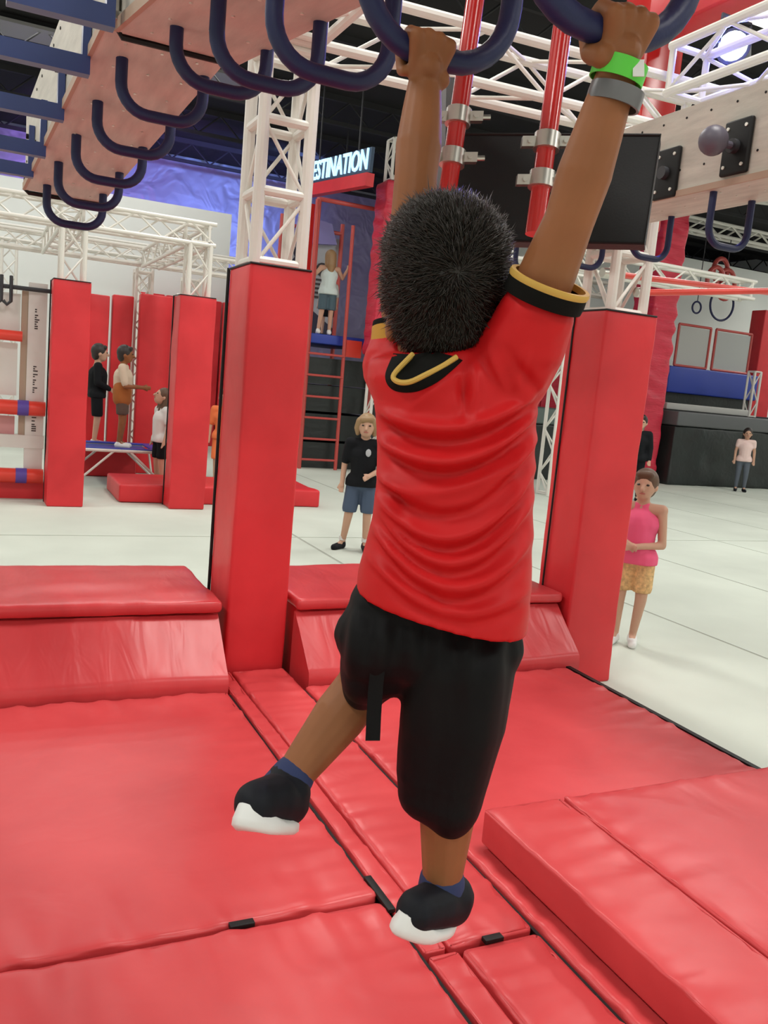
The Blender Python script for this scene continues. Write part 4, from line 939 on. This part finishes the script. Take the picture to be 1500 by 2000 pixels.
def ospline(P, m=6):
    P = [np.asarray(q, float) for q in P]; Q = [2*P[0]-P[1]]+P+[2*P[-1]-P[-2]]; out = []
    for i in range(1, len(Q)-2):
        p0, p1, p2, p3 = Q[i-1], Q[i], Q[i+1], Q[i+2]
        for j in range(m):
            t_ = j/m; out.append(0.5*((2*p1)+(-p0+p2)*t_+(2*p0-5*p1+4*p2-p3)*t_**2+(-p0+3*p1-3*p2+p3)*t_**3))
    return out+[Q[-2]]
op = [onjersey(*q, 0.001) for q in ospline(out_px)]; ip = [onjersey(*q, 0.012) for q in ospline(in_px)]
mp_ = [onjersey((a[0]+b_[0])/2, (a[1]+b_[1])/2, 0.010) for a, b_ in zip(ospline(out_px), ospline(in_px))]
lin = [onjersey(q[0]+(848-q[0])*0.92, q[1]+(686-q[1])*0.92, 0.006) for q in ospline(in_px)]
vs = op+mp_+ip+lin; k = len(op); fs = [(r*k+i, r*k+i+1, (r+1)*k+i+1, (r+1)*k+i) for r in range(3) for i in range(k-1)]
MB().add(vs, fs).build('collar', 'black_knit', jer, smooth=80)
MB().tube(ip, 0.0036, n=8).build('collar_piping', 'yellow_trim', jer)

# shorts
so = MB()
so.cap(gt(765, 1195, 1.222), gt(925, 1228, 1.235), 0.066, 0.066, 18).cap(gt(752, 1240, 1.222), gt(925, 1262, 1.238), 0.070, 0.070, 18)
so.chain([gt(893, 1290, 1.235), gt(888, 1400, 1.25), gt(872, 1500, 1.26), gt(866, 1545, 1.262)], [0.084, 0.080, 0.068, 0.062], 20)
so.chain([gt(748, 1245, 1.222), gt(737, 1292, 1.24), gt(727, 1325, 1.265)], [0.072, 0.060, 0.045], 18)
so.chain([gt(968, 1262, 1.235), gt(958, 1330, 1.24), gt(940, 1370, 1.245)], [0.028, 0.030, 0.022], 12)
shm = remesh(so, 0.004, 8, 'shorts')
co = np.empty(len(shm.vertices)*3); shm.vertices.foreach_get('co', co); co = co.reshape(-1, 3)
no = np.empty(len(shm.vertices)*3); shm.vertices.foreach_get('normal', no); no = no.reshape(-1, 3)
dd = co-CC; zz = dd @ CF; PX = 750+FPX*(dd @ CR)/zz; PY = 1000-FPX*(dd @ CU)/zz
D = 0.0045*np.sin((PX+(PY-1240)*0.12)/9.0)*np.exp(-((PY-1245)/70)**2) + 0.006*np.sin((PX+(PY-1400)*0.25)/21.0+0.5)*np.clip((PY-1230)/150, 0, 1)
D += np.array([0.003*noise.noise(Vector((p[0]*14, p[1]*14, p[2]*7))) for p in co])
co = co+no*D[:, None]; shm.vertices.foreach_set('co', co.ravel()); shm.update(); shm.shade_smooth()
shorts = link('shorts', shm, 'shorts_black', boy)
sp_ = [gt(738, 1300, 1.165), gt(733, 1350, 1.172), gt(730, 1400, 1.176), gt(728, 1446, 1.178)]
st_ = MB(); vs = []
for q in sp_:
    for a_, b_ in ((-1, -1), (1, -1), (1, 1), (-1, 1)): vs.append(q+CR*a_*0.0100+CF*b_*0.0022)
st_.add(vs, [(0, 1, 2, 3), (15, 14, 13, 12)]+[(r*4+i, r*4+(i+1) % 4, (r+1)*4+(i+1) % 4, (r+1)*4+i) for r in range(3) for i in range(4)]).build('drawstring', 'shorts_black', shorts, smooth=0)

# shoes, soles, socks
def shoe(ankle, heel, toe, up, w=0.030):
    ankle, heel, toe = (np.array(q) for q in (ankle, heel, toe)); d = toe-heel; L_ = np.linalg.norm(d); d /= L_; up = up-d*(up @ d); up /= np.linalg.norm(up); s = np.cross(d, up)
    m_ = MB()
    m_.chain([ankle, heel+d*0.03+up*0.040], [0.034, 0.036], 12)
    m_.chain([heel+d*0.025+up*0.03, heel+d*L_*0.45+up*0.030, heel+d*L_*0.75+up*0.022, toe-d*0.03+up*0.016], [0.034, 0.036, 0.032, 0.026], 12)
    g = link('shoe', remesh(m_, 0.004, 5), 'shoe_dark', boy)
    n = 28; vs = []
    for zz_, grow in ((-0.014, -0.004), (-0.009, 0.002), (0.000, 0.002), (0.004, -0.003)):
        for i in range(n):
            a = 2*math.pi*i/n; x = math.cos(a); y = math.sin(a); wid = w*(1.0 if x > 0 else 0.9)*(1-0.12*math.cos(2*a))
            wave = 0.012*max(0, x)*(1 if zz_ > 0 else -0.2) + 0.006*max(0, -x)*(1 if zz_ > 0 else 0.4) + 0.010*max(0, x-0.5)
            vs.append(heel+d*(L_*0.5+x*(L_*0.52+grow))+s*y*(wid+grow)+up*(zz_+wave))
    fs = []
    for k in range(3): fs += [(k*n+i, k*n+(i+1) % n, (k+1)*n+(i+1) % n, (k+1)*n+i) for i in range(n)]
    fs += [tuple(range(n-1, -1, -1)), tuple(3*n+i for i in range(n))]
    MB().add(vs, fs).build('sole', 'sole_white', g, smooth=60)
    return g
shoe(anL, gt(572, 1612, 1.255), gt(468, 1600, 1.14), np.array(anL)-np.array(gt(540, 1640, 1.22)))
shoe(anR, gt(882, 1800, 1.33), gt(775, 1810, 1.215), vZ*1.0+CR*0.10)
dl = np.array(anL)-np.array(knL); dl /= np.linalg.norm(dl); dr = np.array(anR)-np.array(knR); dr /= np.linalg.norm(dr)
for c, d, k in ((np.array(anL), dl, 0.028), (np.array(anR), dr, 0.031)):
    m_ = MB().chain([c-d*0.012, c+d*0.022], [k+0.004, k+0.007], 16); link('sock', remesh(m_, 0.004, 3), 'sock_navy', boy)
# wristbands on the right arm
dW = (wR-eR)/np.linalg.norm(wR-eR)
g = band(gt(1208, 141, tR_*1.004), dW+CR*0.02, (0.0302, 0.0302), 0.022, 0.0015).build('wristband', 'band_green', boy)
tailp = gt(1247, 133, tR_*0.976); MB().obox(tailp, CR*0.0065, CU*0.0095, CF*0.0007).build('band_tail', 'sole_white', g, smooth=0)
band(gt(1201, 190, tR_*1.012), dW, (0.0292, 0.0292), 0.020, 0.003).build('wristband', 'band_grey', boy)

# hair: scalp cap and short strands swirling out of the crown
hb = MB()
HC = gt(870, 520, 1.148)
for (x, y, tt, r_) in ((874, 505, 1.150, 0.0775), (868, 560, 1.150, 0.0785), (868, 618, 1.158, 0.0690), (856, 662, 1.166, 0.048), (862, 500, 1.19, 0.075)): hb.ball(gt(x, y, tt), r_, 20)
hm = remesh(hb, 0.004, 6, 'hair_cap'); hair = link('hair', hm, 'hair_black', boy)
hco = np.array([v.co[:] for v in hm.vertices]); hno = np.array([v.normal[:] for v in hm.vertices])
whorl = gt(905, 520, 1.05)
dd = hco-CC; zz = dd @ CF; PX = 750+FPX*(dd @ CR)/zz; PY = 1000-FPX*(dd @ CU)/zz
vis = (hno @ CF) < 0.45
idx = np.where(vis)[0]; pick = np.random.choice(idx, 24000)
vs, fs = [], []
for i in pick:
    p, n = hco[i], hno[i]
    away = p-whorl; away -= n*(away @ n); la = np.linalg.norm(away)+1e-6; away /= la
    sw = np.cross(n, away); tdir = away*0.8+sw*0.35*math.exp(-la/0.05)+np.random.randn(3)*0.34
    nape = np.clip((PY[i]-600)/100, 0, 1)
    L_ = (0.015+0.007*random.random())*(1-0.6*nape); st = 0.15*(1-nape)+0.05
    cl = noise.noise(Vector((p[0]*45, p[1]*45, p[2]*45))); st += 0.22*max(0, cl)
    q1 = p+tdir*L_*0.5+n*L_*st*0.9; q2 = p+tdir*L_+n*L_*st*(0.8+0.5*cl)
    sd_ = np.cross(tdir, n); sd_ /= (np.linalg.norm(sd_)+1e-9); r0 = 0.0008
    b0_ = len(vs)
    vs += [p-sd_*r0, p+sd_*r0, p+n*r0*1.2, q1-sd_*r0*.8, q1+sd_*r0*.8, q1+n*r0, q2]
    fs += [(b0_, b0_+1, b0_+4, b0_+3), (b0_+1, b0_+2, b0_+5, b0_+4), (b0_+2, b0_, b0_+3, b0_+5), (b0_+3, b0_+4, b0_+6), (b0_+4, b0_+5, b0_+6), (b0_+5, b0_+3, b0_+6)]
st_me = bpy.data.meshes.new('strands'); st_me.from_pydata([tuple(float(c) for c in q) for q in vs], [], fs); st_me.shade_smooth()
so_ = link('strands', st_me, 'hair_black', hair); so_['kind'] = 'stuff'
